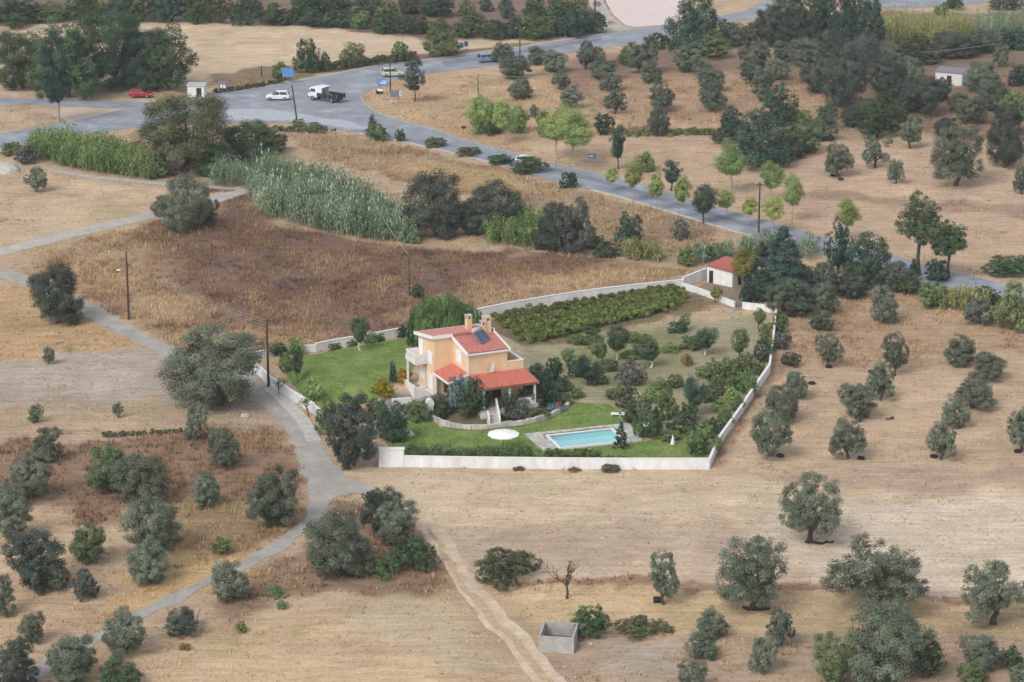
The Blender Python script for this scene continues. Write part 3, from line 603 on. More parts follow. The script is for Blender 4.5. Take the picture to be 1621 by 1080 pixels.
TABLE = '''
BR 20 40 90 45|dark tree at the upper left corner of the picture
BO 75 34 70 28|olive green bush in front of the upper left corner trees
BR 130 30 60 40|dark tree behind the wide walnut group at the top left
SL 152 24 38 24|pale green bush at the top edge left of the dark tree row
BD 190 30 60 46|leftmost tree of the dark row behind the pale stubble field
BR 228 32 60 55|second tree from the left in the dark row behind the stubble
BD 272 34 76 60|broad dark tree in the middle of the row behind the stubble
BR 315 36 60 58|dark tree just left of the brownish tree behind the stubble
BW 347 36 46 46|brownish tree in the dark row behind the pale stubble field
BD 393 39 56 62|rightmost tree of the dark row behind the pale stubble
BY 36 150 100 92|left tree of the big spreading group by the gravel lay-by
BR 108 154 116 118|tree with the big crown behind the eucalyptus at the lay-by
BY 176 152 136 130|tallest spreading tree of the group behind the red car
BZ 224 150 92 98|dark tree directly above the parked red car
BR 268 143 92 98|right lighter tree of the group, beside the white kiosk
GU 92 194 62 140|tall drooping eucalyptus with pale trunk between road and lay-by
BX 292 288 164 134|huge round olive brown tree at the roadside below the white kiosk
BY 396 268 96 70|green bushy tree at the right foot of the huge round roadside tree
SG 40 262 44 30|grey shrub at the left end of the bright cane bed
SH 18 248 40 20|low green shrub at the left edge below the road
BR 432 40 44 34|dark shrubby tree at the left start of the scrub belt
SD 455 44 46 26|dark shrub in the front of the scrub belt, leftmost
BR 484 26 56 40|tree at the top edge above the pale stubble field
SE 495 46 48 26|low dark shrub in the belt above the two field trees
SG 512 24 36 26|grey shrub at the top edge in the scrub belt
BD 538 26 48 36|dark round tree at the top edge of the scrub belt
SD 532 48 52 28|shrub in the belt straight above the small round field tree
SH 570 50 50 28|green shrub in the front row of the scrub belt
BD 582 32 56 44|tall dark tree in the middle of the scrub belt
BO 612 34 46 36|olive green tree behind the scrub belt near its middle
SD 610 56 54 30|dark shrub in the belt left of the branching field tree
OD 648 26 44 34|greyish tree at the top edge over the scrub belt
SD 650 58 56 30|shrub in the belt above the branching field tree
BD 690 26 56 38|dark tree at the top edge above the branching field tree
SH 690 60 50 26|green shrub in the belt right of the branching field tree
SH 738 28 30 26|small green bush on the bare slope at the top
OD 770 20 26 20|small round bush on the bare top slope, left one
OB 800 32 28 36|upright bush on the bare top slope beside the scrub
SH 748 40 46 18|low shrub strip on the bare top slope
SD 735 64 52 28|shrub in the belt left of the crossarm pole
SD 780 66 56 30|dark shrub just left of the crossarm pole
SE 818 64 50 32|dark shrub behind the crossarm pole
BO 850 62 56 40|green shrubby tree right of the crossarm pole
SD 880 62 54 40|dark shrub in the dense clump beside the yard drive
BD 905 58 60 44|taller dark bush in the clump beside the yard drive
SE 940 56 48 34|rightmost dark shrub of the clump at the yard drive
BR 845 24 40 26|bush at the top edge left of the yard drive clump
BR 885 24 44 30|dark bush at the top edge by the yard drive
BO 912 22 38 34|olive bush at the top edge next to the yard pole
SH 446 130 34 30|green bush behind the large blue road sign
BR 487 114 44 52|leafy dark tree between large blue sign and small field tree
SH 514 110 24 26|small bush right of the leafy dark field tree
BO 560 102 44 34|small round tree with short trunk at the field edge
SH 634 100 32 32|pale bush in the hedge left of the branching field tree
BO 702 88 64 42|wide branching tree at the roadside of the stubble field
GG 656 162 36 78|slim drooping tree beside the arrow sign on the verge
SH 596 226 42 26|spiky dark bush on the near road edge below the truck
FD 590 218 16 36|thin upright shoot behind the spiky roadside bush
SD 634 226 20 20|small round bush right of the spiky roadside bush
SH 472 204 26 14|weedy shrub at the foot of the leaning pole
SH 500 210 40 12|low weeds on the road bank below the leaning pole
SW 690 236 44 14|low olive weeds on the road bank, left patch
SW 740 250 46 14|low olive weeds on the road bank, middle patch
SD 790 264 50 14|dark weeds on the bank before the half hidden white car
SD 838 277 66 22|bushy weeds hiding the lower half of the white car
LB 766 216 52 62|left pale green roadside tree of the cluster past the junction
LT 795 230 40 74|pale tree with white trunk in the cluster past the junction
LB 822 214 36 46|small right tree of the pale cluster past the junction
SD 780 216 40 26|dark undergrowth below the pale cluster past the junction
LB 862 220 32 44|small pale tree left of the large bright pair by the road
LT 884 252 58 84|left tree of the large bright pair on the road verge
LT 911 264 62 94|right tree of the large bright pair on the road verge
SE 955 216 38 34|dark shrub behind the large bright roadside pair
SE 600 150 14 8|tiny dark weed at the foot of the direction sign
FD 979 268 32 72|slender dark green tree right of the small blue sign
BO 1022 272 36 32|round green bush behind the two front yellow green trees
LM 966 304 24 42|smallest yellow green tree, first past the small blue sign
LM 1001 320 31 70|yellow green tree, second past the small blue sign
LM 1038 335 27 66|yellow green tree, third past the small blue sign
LM 1077 346 28 72|yellow green tree left of the dark roadside tree
FD 1062 302 42 48|dark round tree on the far side of the road bend
FD 1113 354 42 66|dark roadside tree between the yellow green ones
LT 1155 306 54 84|big pale green tree standing alone above the lower road
LM 1149 346 30 48|thin pale tree just right of the dark roadside tree
LM 1184 357 28 48|thin pale tree left of the tall black pole
LT 1222 322 42 66|upper tree of the pale trio right of the tall pole
LT 1253 354 34 84|right tree of the pale trio right of the tall pole
LM 1222 368 36 60|lower tree of the pale trio right of the tall pole
SE 902 300 32 26|spiky dark bush on the verge left of the pale kerb
BD 995 388 48 52|dark green bush above the pale yellow cane clump
SG 1078 382 36 32|hazy grey bush on the slope below the road
SH 940 398 40 24|low bush between the grey willow scrub and the dark bush
OD 690 384 104 108|grey green thicket tree right of the long cane bed
OD 740 378 60 62|smaller grey tree in the middle of the thicket
OD 778 380 98 86|dark grey tree left of the green cane patch
OD 880 404 74 78|dark thicket tree right of the green cane patch
SG 907 408 72 92|smoky grey feathery tree at the thicket's right end
SL 650 388 34 24|pale leafy bush at the right foot of the long cane bed
OL 797 98 42 30|small olive at the road by the blue car
OB 850 106 38 30|olive in the first row right of the crossarm pole
OB 876 118 48 36|wide olive in the first row, second from crossarm pole
OB 815 130 56 38|dark wide olive below the crossarm pole
OB 826 162 42 36|olive directly above the pale roadside cluster
OL 887 142 32 30|small olive in the second row of the roadside grove
OL 904 171 38 36|olive above the large bright roadside pair
SG 846 188 16 22|small brownish sapling above the bright roadside pair
OL 926 110 32 46|tall narrow olive by the bend of the upper road
OL 944 110 30 36|olive touching the tall narrow one by the upper road
OB 957 130 52 32|wide olive in the middle of the roadside grove
OB 966 147 36 30|olive in the middle column above the droopy one
OL 974 180 36 40|droopy olive at the bottom of the middle column
OG 995 108 36 38|yellowish olive at the road above the large grove pair
OB 1018 120 52 50|large olive near the road in the grove's third column
OB 1030 136 36 36|olive leaning on the large one in the third column
OL 1048 176 48 44|olive with full crown above the yellow vines
OD 1042 219 40 48|dark olive standing among the yellow vines
OB 1090 118 52 48|olive below the big dark roadside oak
OB 1112 128 36 32|small olive under the one below the dark oak
OB 1124 148 46 38|upper of two stacked olives in the fourth column
OL 1127 174 50 44|lower of two stacked olives in the fourth column
OB 1195 112 54 46|olive right of the thin wire pole in the grove
OL 1187 134 36 38|olive below the thin wire pole
OB 1204 152 40 46|olive with round crown beside the dark broadleaf trees
OB 1210 164 28 24|small olive tucked beside the dark broadleaf trees
SG 985 102 22 14|grey low bush on the verge of the upper road
BD 1098 84 84 92|big dark oak at the bend of the upper road
BO 1124 90 64 42|lighter green tree at the right foot of the dark oak
SD 1040 82 46 26|dark shrub left of the big oak at the bend
SH 1066 86 30 22|round green bush left of the big oak at the bend
SD 1150 70 46 34|bush right of the big dark oak
OB 1165 78 46 36|grey olive right of the big dark oak
OB 1190 74 40 34|grey olive near the far road fork
BR 1246 38 74 54|green tree at the top edge over the grey trees
BR 1290 40 50 52|dark tree at the top edge, right of the green one
BD 1307 54 44 66|tall dark tree in the upper right wood
OD 1262 88 78 66|large grey tree in the upper right wood
OD 1216 78 52 62|grey tree at the left edge of the upper right wood
BO 1312 80 44 32|round olive green tree in the upper right wood
BD 1345 70 56 90|tall dark tree left of the dry canes
BD 1376 78 58 84|tall dark tree at the left end of the dry canes
OB 1276 110 62 46|olive in the upper right wood above the red soil
OB 1236 100 36 34|small olive above the red soil clearing
OD 1293 152 56 62|olive at the left of the dense dark clump
OD 1337 180 78 108|large dark olive in the dense clump's centre
OD 1370 120 66 60|olive at the back of the dense clump
OD 1402 152 70 60|olive right of the dense clump's centre
OB 1434 136 54 42|olive left of the small white hut
OB 1405 108 50 34|small round olive behind the dense clump
BW 1446 100 72 44|yellowish green tree above the white hut
SG 1474 106 40 28|grey bush between the yellowish tree and the hut
OD 1456 188 80 62|grey olive below the white hut
OD 1490 164 44 38|dark olive in front of the white hut
BR 1388 217 74 70|dark broadleaf tree with holes below the dense clump
OL 1441 235 42 54|olive with slanting trunk right of the dark broadleaf
OB 1552 152 58 52|olive hugging the right side of the hut
OL 1570 140 30 30|small olive right of the hut
OD 1512 98 84 42|dark olive thicket below the dry canes
OB 1556 88 60 36|olive thicket right under the green canes
OL 1583 106 30 36|lone small olive on the bare earth at the right
SD 1510 18 34 22|dark bush by the far road at the top right
SH 1490 28 30 18|small bush left of the dark one by the far road
OD 1590 20 60 26|grey trees at the top right corner
BD 1605 78 50 34|dark tree at the right edge under the canes
BD 1232 200 60 64|dark broadleaf tree at the grove corner, upper one
BD 1160 228 60 56|left tree of the big dark mass over the stubble
BD 1200 264 96 88|large front tree of the dark mass over the stubble
BR 1248 252 56 56|right tree of the dark mass over the stubble
OG 1275 248 62 52|lighter olive at the right end of the dark mass
OB 1302 227 48 44|dense olive behind the right end of the dark mass
SL 1262 200 46 26|yellow green bush beside the dense olive
OL 1327 279 50 52|olive with a tyre at its foot by the lower road
OX 1386 266 50 50|open olive with thick trunk in the stubble
OL 1418 291 28 38|smallest olive in the stubble above the ivy trees
OL 1513 294 86 96|large dark trunked olive at the right stubble field
OD 1590 272 66 104|tall dark olive at the right edge of the stubble
OB 1540 202 52 46|olive between the hut and the large right olive
OB 1518 182 36 34|small olive below the hut to the right
OD 1496 222 44 34|olive bush left above the large right olive
SD 1425 196 36 24|shrub beside the slanting trunked olive
BO 1604 190 56 46|green tree at the right edge above the tall olive
OD 1612 140 34 36|dark tree at the right edge beside the earth track
OL 1618 308 30 44|olive cut by the right edge beside the stubble
LT 1340 380 38 68|pale tree rising behind the dark tree near the lower road
BD 1328 434 48 84|narrow dark tree in front of the pale tree by the lower road
BD 1374 450 82 80|broad dark tree by the lower road right of the narrow one
TA 1455 436 80 130|tall ivy tree with long bare trunk by the lower road
TA 1502 440 64 92|shorter ivy tree right of the tall one by the road
SE 1446 448 18 40|ivy bush round the tall ivy tree's foot
OD 1420 466 54 48|grey bush between broad dark tree and ivy trees
SE 1484 450 46 36|dark scrub below the shorter ivy tree
SD 1588 444 78 30|low dark hedge beyond the road at the right
SD 1622 436 34 30|dark bush at the right edge beyond the road
OB 1248 508 72 62|grey olive behind the garden's right wall corner
OD 1300 474 58 54|grey tree right of the big conifer
OB 1304 503 56 54|grey olive below the broad dark tree
OB 1300 527 46 36|low grey olive above the garden olive rows
OB 1270 470 50 50|grey tree at the right foot of the big conifer
OB 1398 516 50 64|upright grey olive in the rough grass under the road
SH 1475 492 56 42|green shrub left of the yellow canes
SD 1440 470 44 34|dark shrub below the tall ivy tree
SG 1550 518 56 46|hazy grey shrub right of the yellow canes
BO 1600 522 62 76|green tree at the right edge below the road
SD 1560 486 46 30|shrub behind the yellow canes
OB 1520 584 54 52|olive in the rough grass, first of the right column
OL 1311 581 44 54|olive with a tyre ring, nearest the wall's far corner
OL 1416 595 42 70|narrow olive with visible trunk in the middle column
OL 1394 634 44 64|second olive down the middle column right of the garden
OB 1354 668 68 60|wide olive in the middle column, third down
OL 1343 726 66 64|lowest olive of the middle column with tyre beside it
OB 1260 634 40 46|small olive nearest the garden's right wall
OB 1238 672 62 58|second olive beside the right wall, behind the round one
OL 1219 722 70 74|big round olive beside the right wall, tyre at foot
OB 1563 606 60 46|olive in the right column, second down
OL 1540 646 74 56|wide olive of the right column, third down
OB 1514 682 48 50|olive of the right column just above the lowest
OL 1490 728 48 66|lowest olive of the right column, leaning trunk
OL 1617 714 56 76|olive at the right edge level with the garden wall
OL 1282 858 104 112|large olive on black mulch in the pale field
OL 1190 964 112 116|large olive on black plastic, left of the pair
OX 1388 968 168 108|widest sprawling olive in the foreground at right
OX 1572 988 118 106|olive with forked dark trunk at the right foreground
OL 1050 957 50 86|small olive with a black drum at its foot
OB 1400 1092 132 132|huge grey olive at the bottom edge under the sprawling one
OG 1322 1090 76 84|lighter olive left of the huge bottom edge olive
BR 1466 1064 62 60|dark green shrub tree right of the huge bottom olive
OB 1552 1064 66 58|olive in the ditch at the bottom right
OG 1540 1092 52 42|small olive at the bottom right edge
SD 1598 1062 52 34|dark shrub in the ditch at the bottom right corner
OB 1618 1094 44 40|olive at the bottom right corner
OL 1236 1022 48 60|round olive beside the thin fence in the foreground
OB 1208 1068 46 62|ragged small olive below the round one at the fence
OB 1124 1014 56 46|upper of the three olives stacked at bottom centre
OB 1111 1048 50 48|middle of the three olives stacked at bottom centre
OB 1097 1096 50 50|lowest of the three olives stacked at bottom centre
BR 934 1005 62 46|green fig bush behind the concrete tank
MG 1016 1013 96 24|low dark thicket right of the fig bush
MG 796 928 118 44|dark bramble mound beside the dirt track
OB 537 920 108 108|big round olive between lane and dirt track
OD 606 854 66 80|rear olive of the pair beside the dirt track
OB 632 870 76 80|front olive of the pair beside the dirt track
SD 590 806 38 30|small dark bush at the top of the track wedge
MD 648 905 90 46|bramble patch at the foot of the olive pair
MO 600 915 70 30|green scrub between big round olive and olive pair
OB 432 840 86 94|olive at the inside of the lane bend
MO 438 948 34 16|small yellow green shrub below the big round olive
MO 446 966 22 12|tiny green tuft below the small shrub
SH 382 1002 20 18|small green weed clump at the lower lane
SR 292 1030 24 10|brown dry tuft beside the lower lane
OB 232 930 70 76|olive in the lower left centre beside straw strip
OB 246 882 96 94|large olive above the straw strip at left
OG 141 894 60 66|light green olive in the lower left clearing
OD 52 942 104 104|dark heavy olive at lower left
OB 90 936 40 50|small olive at the right of the dark heavy one
SG 136 952 48 50|grey thorny bush right of the dark heavy olive
OB 364 957 62 68|round olive standing on the lane edge at lower left
OB 50 1022 48 52|open small olive at the lower left
OB 198 1042 68 74|olive over the lower lane with dark gap
OD 290 1009 56 48|bush with two dead stubs beside the lane
OB 115 1092 92 84|olive at the bottom left, right of the corner ones
OG 186 1098 74 52|olive at the bottom edge under the lane olive
OD 25 1098 84 84|dark olive at the bottom left corner
OB 4 978 48 70|olive cut by the left edge above the corner
OB 22 858 70 84|olive at the left edge with pale top
OB 12 812 56 46|olive at the left edge above the pale topped one
SH 350 880 38 26|low green shrub left of the lane in dry weeds
OB 346 657 162 132|largest spreading olive left of the garden by the lane
OB 311 698 36 58|slim grey olive under the largest spreading olive
OB 355 745 54 68|dense olive right of the slim grey one
OB 74 735 50 58|olive at the brown bank on the left
OB 54 794 72 78|olive below the bank at the left edge
OG 174 785 74 78|left green olive of the twin olives on the left
OB 222 802 90 82|right grey olive of the twin olives on the left
OB 325 806 50 60|pointed olive in the red weeds left of the lane
OG 57 671 24 30|small sapling on the bare field at far left
OL 187 661 18 26|little sapling on a brown mound in the bare field
OL 78 576 22 28|lone sapling at the top of the bare field
OD 92 520 90 98|dark olive beside the lane's left bend
OB 292 374 84 94|dark olive at the junction of the concrete tracks
OB 256 345 36 34|low side olive left of the track junction olive
OB 326 360 44 44|low side olive right of the track junction olive
OL 57 304 38 40|solitary round olive in the upper left field
FR 571 556 34 56|white trunked tree at the back of the left lawn
SH 588 550 26 22|shrub right of the white trunked lawn tree
SD 600 547 22 18|dark shrub by the wall behind the left lawn
SD 530 561 26 16|round dark bush against the white wall, left lawn
SD 560 555 20 16|bush left of the white trunked lawn tree
SE 638 538 20 24|dark shrub at the house end of the lawn wall
SE 654 552 20 56|tall dark climber at the rear corner of the house
SH 455 592 30 32|shrub in the left corner of the lawn
SL 468 564 34 28|light green hedge bush at the lawn's far left
SD 440 566 36 20|hedge bush by the left corner of the white wall
FD 472 608 22 62|narrow dark evergreen at the left lawn edge
SL 496 638 32 40|feathery pale shrub by the lane wall
SD 660 475 30 22|grey round bush behind the willow
SY 606 636 38 30|yellow flowering bush at the lawn's lower edge
SY 640 624 28 24|yellow flowering bush next to the balcony corner
SE 622 624 14 36|slim dark shrub between the two yellow bushes
BO 520 688 46 56|broad green bush behind the lane wall left of big olive
OD 560 746 88 122|big grey olive outside the garden gate by the lane
BD 622 696 60 60|dark evergreen bush inside the gate
SH 600 668 36 36|green shrub above the gate's dark evergreen
SD 628 702 28 20|clipped round bush at the lawn's left end
SH 660 670 46 34|green shrub left of the curved garden wall
SG 690 656 44 30|spiky pale shrub above the curved wall's pillar
SB 726 660 36 56|blue grey shrub against the porch
SD 753 670 54 62|dark green bush left of the garden steps
FD 712 650 12 50|thin dark climber on the entrance corner
SD 806 664 30 34|rounded dark shrub right of the garden steps
SG 826 660 30 26|grey herb shrub in the curved bed
SW 840 654 40 34|olive brown shrub in the curved bed
SE 868 644 36 54|dark columnar evergreen right of the porch
SD 892 628 32 32|green shrub beside the columnar evergreen
SH 894 642 30 20|pale shrub at the end of the curved wall
SB 880 654 34 14|low grey blue plants along the curved bed
SD 800 612 24 26|climbing shrub under the porch roof's shade
SD 838 620 26 26|shrub at the porch corner post
FR 976 570 40 60|dark round topped fruit tree with white trunk foot
FR 1030 582 46 46|vase shaped fruit tree in the orchard centre
FR 1116 562 40 46|fruit tree with whitewashed trunk at orchard right
FG 1170 572 32 54|upright shrubby fruit tree near the right wall
SD 1208 576 38 38|white flowering oleander at the right wall
SD 1074 529 36 18|low green bush at the back of the orchard
FG 1082 524 26 28|slim pale sapling at the back of the orchard
FG 898 580 28 30|small fruit tree on reddish soil near the house
FR 938 537 30 20|small fruit tree below the vines
FG 952 578 30 48|grey twiggy fruit tree left of the orchard centre
FD 930 610 46 48|dark shrubby fruit tree near the house
SG 998 614 50 42|grey bushy shrub in the lower orchard
SR 1088 580 22 20|dry reddish bush in the orchard
FD 1100 658 42 64|dark egg shaped tree in the lower orchard
SH 1131 610 46 38|green bush right of the orchard centre
SH 1156 602 36 34|green shrub by the yellowish weeds near the wall
SH 1136 626 32 28|shrub behind the dark egg shaped tree
SH 1070 617 30 22|bright low bush in the orchard middle
SW 990 651 46 40|bushy shrub at the corner of the lawn
SD 1026 698 46 62|tall shrub at the pool's right corner
SH 1056 670 42 52|pale shrub behind the tall poolside shrub
SD 1078 690 50 36|dark shrub with white blossom by the lawn
SH 1106 724 70 50|big round clipped bush at the garden's right corner
SD 1126 694 46 30|dark shrub above the big round clipped bush
SH 1190 630 26 36|shrub on the inner side of the right wall, upper
SH 1168 654 28 26|shrub on the inner side of the right wall, lower
SH 1150 680 26 26|shrub on the inner side of the right wall, lowest
SH 1212 538 24 26|shrub beside the far right wall corner
FG 1202 523 24 36|small light tree inside the far right corner
FA 1132 479 22 28|small autumn tree in front of the shed
SE 1182 486 30 36|dark round shrub beside the gate gap
FA 1180 456 52 60|thin yellowing tree over the shed's red roof
SL 1071 698 13 16|little clipped ball bush near the folded parasol
SH 1085 424 40 30|bushy weeds behind the shed wall
SD 700 664 40 30|low green shrub at the left inside the curved bed
SW 740 668 40 22|brown green herbs before the dark bush in the bed
SH 770 640 26 40|leafy climber beside the top of the garden steps
SD 786 624 40 26|vine foliage hanging below the porch eave
SG 812 668 36 16|silvery herbs low in the bed right of the steps
SH 852 664 40 16|low green ground plants along the curved bed
SD 850 616 30 40|dark laurel at the right end of the porch roof
SE 878 606 30 40|dark evergreen shrub behind the columnar evergreen
SD 912 600 30 30|green shrub between house and small fruit tree
SH 945 612 40 20|low grassy bush in the lower orchard left
SH 965 590 36 18|low green herbs left of the grey bushy shrub
SH 1010 545 46 14|green ground herbs behind the vase shaped tree
SH 920 548 44 14|green ground herbs under the small vine side fruit tree
SH 1095 555 50 18|green herbs left of the whitewashed fruit tree
SH 1180 590 40 30|green shrubs under the oleander at the right wall
SH 1165 625 46 30|green undergrowth right of the dark egg shaped tree
SD 1090 672 40 34|dense shrub right of the dark blossom shrub
SH 1044 620 34 18|low bush left of the bright low bush
SH 1120 640 40 28|green undergrowth behind the dark egg tree's right side
SD 1000 672 34 28|shrub between lawn corner and tall poolside shrub
BY 340 284 70 52|green bushy tree between the huge round tree and the long cane bed
SH 248 286 50 34|green shrub at the left foot of the huge round roadside tree
BX 430 246 54 36|low olive bush behind the left end of the long cane bed
OD 1330 100 60 50|grey tree in the upper right wood behind the dense clump
OB 1230 130 40 36|small grey olive left of the red soil clearing
OD 1420 170 56 44|grey olive between dense clump and dark broadleaf
OB 1575 180 60 46|olive below the bare earth at the upper right
OD 1350 205 46 36|dark shrubby olive left of the holed dark broadleaf
SD 1310 190 40 24|low dark scrub behind the dense olive
SD 1265 64 46 34|dark scrub between the large grey tree and the top edge
OD 1230 60 46 40|grey tree touching the left edge of the upper right wood
SD 1340 470 60 36|dark scrub under the narrow dark tree by the road
OD 1350 478 50 40|grey bush left of the upright olive in rough grass
SE 1220 482 60 40|dark undergrowth between gate gap and grey olive
OB 1276 496 44 44|grey olive just right of the garden's back corner olive
SG 1240 556 34 30|grey weeds outside the far right wall stretch
SH 1236 530 30 34|green shrub outside the right wall near its far end
SW 1252 582 36 22|brown green weeds above the small wall olive
SD 960 412 46 26|dark scrub left of the pale yellow cane clump
SR 908 748 22 7|small dry weed clump at the foot of the front wall
SW 966 750 34 11|dry weed bush at the front wall before the pool corner
SR 822 746 22 6|low dry weed at the front wall left of the clump
SH 1146 668 26 24|small shrub between the lowest two inside the right wall
SL 1160 640 30 24|yellow green bush inside the right wall by the egg tree
SH 1182 612 30 28|shrub inside the right wall below the oleander
SH 1200 596 24 22|leafy shrub at the inner wall just under the oleander
SH 1216 560 22 26|thin shrub inside the far stretch of the right wall
SL 1140 656 34 22|pale bush right of the dark egg shaped tree
SH 1060 700 40 16|low green plants left of the folded parasol
SL 1040 690 30 24|pale green bush right of the tall poolside shrub
SH 912 632 30 18|pale low shrub where lawn meets orchard
SL 1030 640 40 24|yellow green bush above the tall poolside shrub
SH 968 634 30 16|low plant at the top edge of the lower lawn
SL 1110 600 30 18|light green low bush near the dry reddish bush
SL 1060 560 34 14|light herbs right of the vase shaped fruit tree
SL 880 590 26 14|light herbs on the soil behind the porch
SL 1000 570 40 12|light herbs below the round topped fruit tree
'''
for ln in TABLE.strip().splitlines():
    a, lab = ln.split('|'); c, x, y, wpx, hpx = a.split()
    plant(c, float(x), float(y), float(wpx), float(hpx), lab)

# ---- plants with a habit of their own
def custom(name, label, cat, loc, parts, rz=0.0, group=None):
    e = empty(name, loc, rz, label, cat, group)
    for nm, me, mt in parts:
        o = link(bpy.data.objects.new(nm, me), e)
        if nm in ('stems','foliage'): o['kind'] = 'stuff'
        o.material_slots[0].link = 'OBJECT'; o.material_slots[0].material = M[mt]
    return e
def conifer(px, py, wpx, hpx, label, mat='conifer', seed=1, n=9000, leaf=.26):
    k = ppm(px, py); W = wpx/k; H = hpx/k; rg = np.random.default_rng(seed); C = []; Rr = []
    for i in range(int(60+12*H)):
        t = rg.uniform(.06, 1)**.9; r = W/2*(1-t)**.75*rg.uniform(.35,1.05); a = rg.uniform(0,6.28)
        C.append((r*math.cos(a), r*math.sin(a), H*t - .12*r)); Rr.append(W*.10*(1.15-t*.6))
    C = np.array(C); Rr = np.array(Rr); per = np.maximum(4, n*Rr**2/np.sum(Rr**2)).astype(int)
    cr = leaf_mesh('conifer_crown', [leaves(C, Rr, per*2, leaf, rg, flat_=.5, shape=.32, centre=(0,0,H*.2))])
    mb = MB(); mb.tube([(0,0,-.1),(0,0,H*.5),(0,0,H*.97)], [W*.04,W*.025,.02], 7); tr = mb.mesh('conifer_trunk', 'bark')
    return custom('conifer', label, 'conifer', P3(px, py), [('trunk', tr, 'bark'), ('crown', cr, mat)])
conifer(1238, 474, 112, 118, 'big dark conifer right of the small shed', seed=3, n=12000, leaf=.3)
conifer(1205, 462, 60, 80, 'smaller dark conifer touching the big one by the shed', seed=9, n=6000)
conifer(983, 711, 27, 46, 'little conifer standing in front of the pool', 'conifer', seed=4, n=2600, leaf=.16)
def willow(px, py, wpx, hpx, label):
    k = ppm(px, py); W = wpx/k; H = hpx/k; rg = np.random.default_rng(5); V, T = [], []
    for s in range(46):                                    # hanging curtains, each a bundle of strands
        a = s*2.39996; rr = math.sqrt((s+.5)/46)*.96; cx_ = W/2*rr*math.cos(a); cy_ = W/2*rr*math.sin(a); top = H*(1-.36*rr**2)*rg.uniform(.86,1.04); ct = rg.normal(0,.16); drop = rg.uniform(.55,.95)
        for _ in range(15):
            x = cx_+rg.normal(0,.34); y = cy_+rg.normal(0,.34); q = math.hypot(x-cx_, y-cy_); zt = top-.55*q*q-rg.uniform(0,.25); L = zt*drop*rg.uniform(.7,1.05)
            m = int(14+L*10); tt = rg.uniform(0,1,m)**.8; p = np.column_stack([x*(1+.05*tt)+rg.normal(0,.05,m), y*(1+.05*tt)+rg.normal(0,.05,m), zt-tt*L])
            ang = math.atan2(y, x)+rg.normal(0,.7,m); b = np.column_stack([-np.sin(ang), np.cos(ang), rg.normal(0,.15,m)]); dn = np.column_stack([rg.normal(0,.2,m), rg.normal(0,.2,m), -np.ones(m)])
            l = .24*rg.uniform(.7,1.3,m)[:,None]
            V.append(np.stack([p, p+b*l*.17+dn*l*.5, p+dn*l, p-b*l*.17+dn*l*.5], 1).reshape(-1,3)); T.append(np.repeat(np.clip(.5+ct+rg.normal(0,.12,m),0,1), 4))
    V = np.concatenate(V); T = np.concatenate(T)
    cr = np_mesh('willow_crown', V, np.arange(len(V)).reshape(-1,4), T, M['willow'])
    tr = limbs_mesh('willow_trunk', H*.4, .28, [(W*.25*math.cos(i), W*.25*math.sin(i), H*.8) for i in range(6)], rg)
    return custom('willow_tree', label, 'willow tree', P3(px, py), [('trunk', tr, 'bark'), ('crown', cr, 'willow')])
willow(704, 548, 116, 92, 'weeping willow behind the orange house')
def bare_tree(name, px, py, wpx, hpx, label, seed, mat='bark', leafy=0, fol='olive'):
    k = ppm(px, py); W = wpx/k; H = hpx/k; rg = np.random.default_rng(seed); mb = MB(); ends = []
    def grow(p, d, L, r, lv):
        q = p + d*L; m = p.lerp(q, .5) + Vector(rg.normal(0,.06*L,3)); mb.tube([p, m, q], [r, r*.8, r*.6], 5 if lv > 1 else 7)
        if lv >= 4: ends.append(tuple(q)); return
        for _ in range(2 + (lv < 2) + (rg.uniform() < .4)):
            nd = (d + Vector((rg.normal(0,.62)*W/H*1.3, rg.normal(0,.62)*W/H*1.3, rg.normal(.1,.28)))).normalized()
            grow(q, nd, L*rg.uniform(.62,.85), r*.58, lv+1)
    grow(Vector((0,0,-.1)), Vector((rg.normal(0,.12),0,1)).normalized(), H*.29, max(.04, .03*H), 0)
    parts = [('trunk', mb.mesh(name+'_limbs', mat), mat)]
    if leafy:
        E = np.array(ends); parts.append(('crown', leaf_mesh(name+'_leaves', [leaves(E, np.full(len(E), W*.09), leafy, .13, rg, rough=.8)]), fol))
    return custom(name, label, 'tree', P3(px, py), parts)
bare_tree('bare_tree', 897, 948, 62, 82, 'leafless crooked tree alone in the straw strip', 12)
bare_tree('street_tree', 442, 626, 22, 32, 'small leafless tree on the footpath below the lamp pole', 5, leafy=3)
bare_tree('street_tree', 490, 660, 26, 40, 'thin sparse tree at the lower end of the footpath', 8, leafy=6, fol='shrub')
for (x, y, h, lean, lab) in ((268,986,26,-.1,'pale dead stump left of the bush beside the lane'), (311,986,26,.18,'dark dead stub right of the bush beside the lane')):
    k = ppm(x, y); H = h/k; mb = MB(); mb.tube([(0,0,-.2),(lean*.4,0,H*.4),(lean*1.4,.1,H*.8),(lean*2.4,.05,H)], [.17,.12,.10,.04], 7); mb.tube([(lean*.9,0,H*.6),(lean*.9+.3,.05,H*.85)], [.09,.03], 5)
    o = mb.build('tree_stump', 'bark_pale', None, P3(x, y)); tag(o, lab, 'stump')
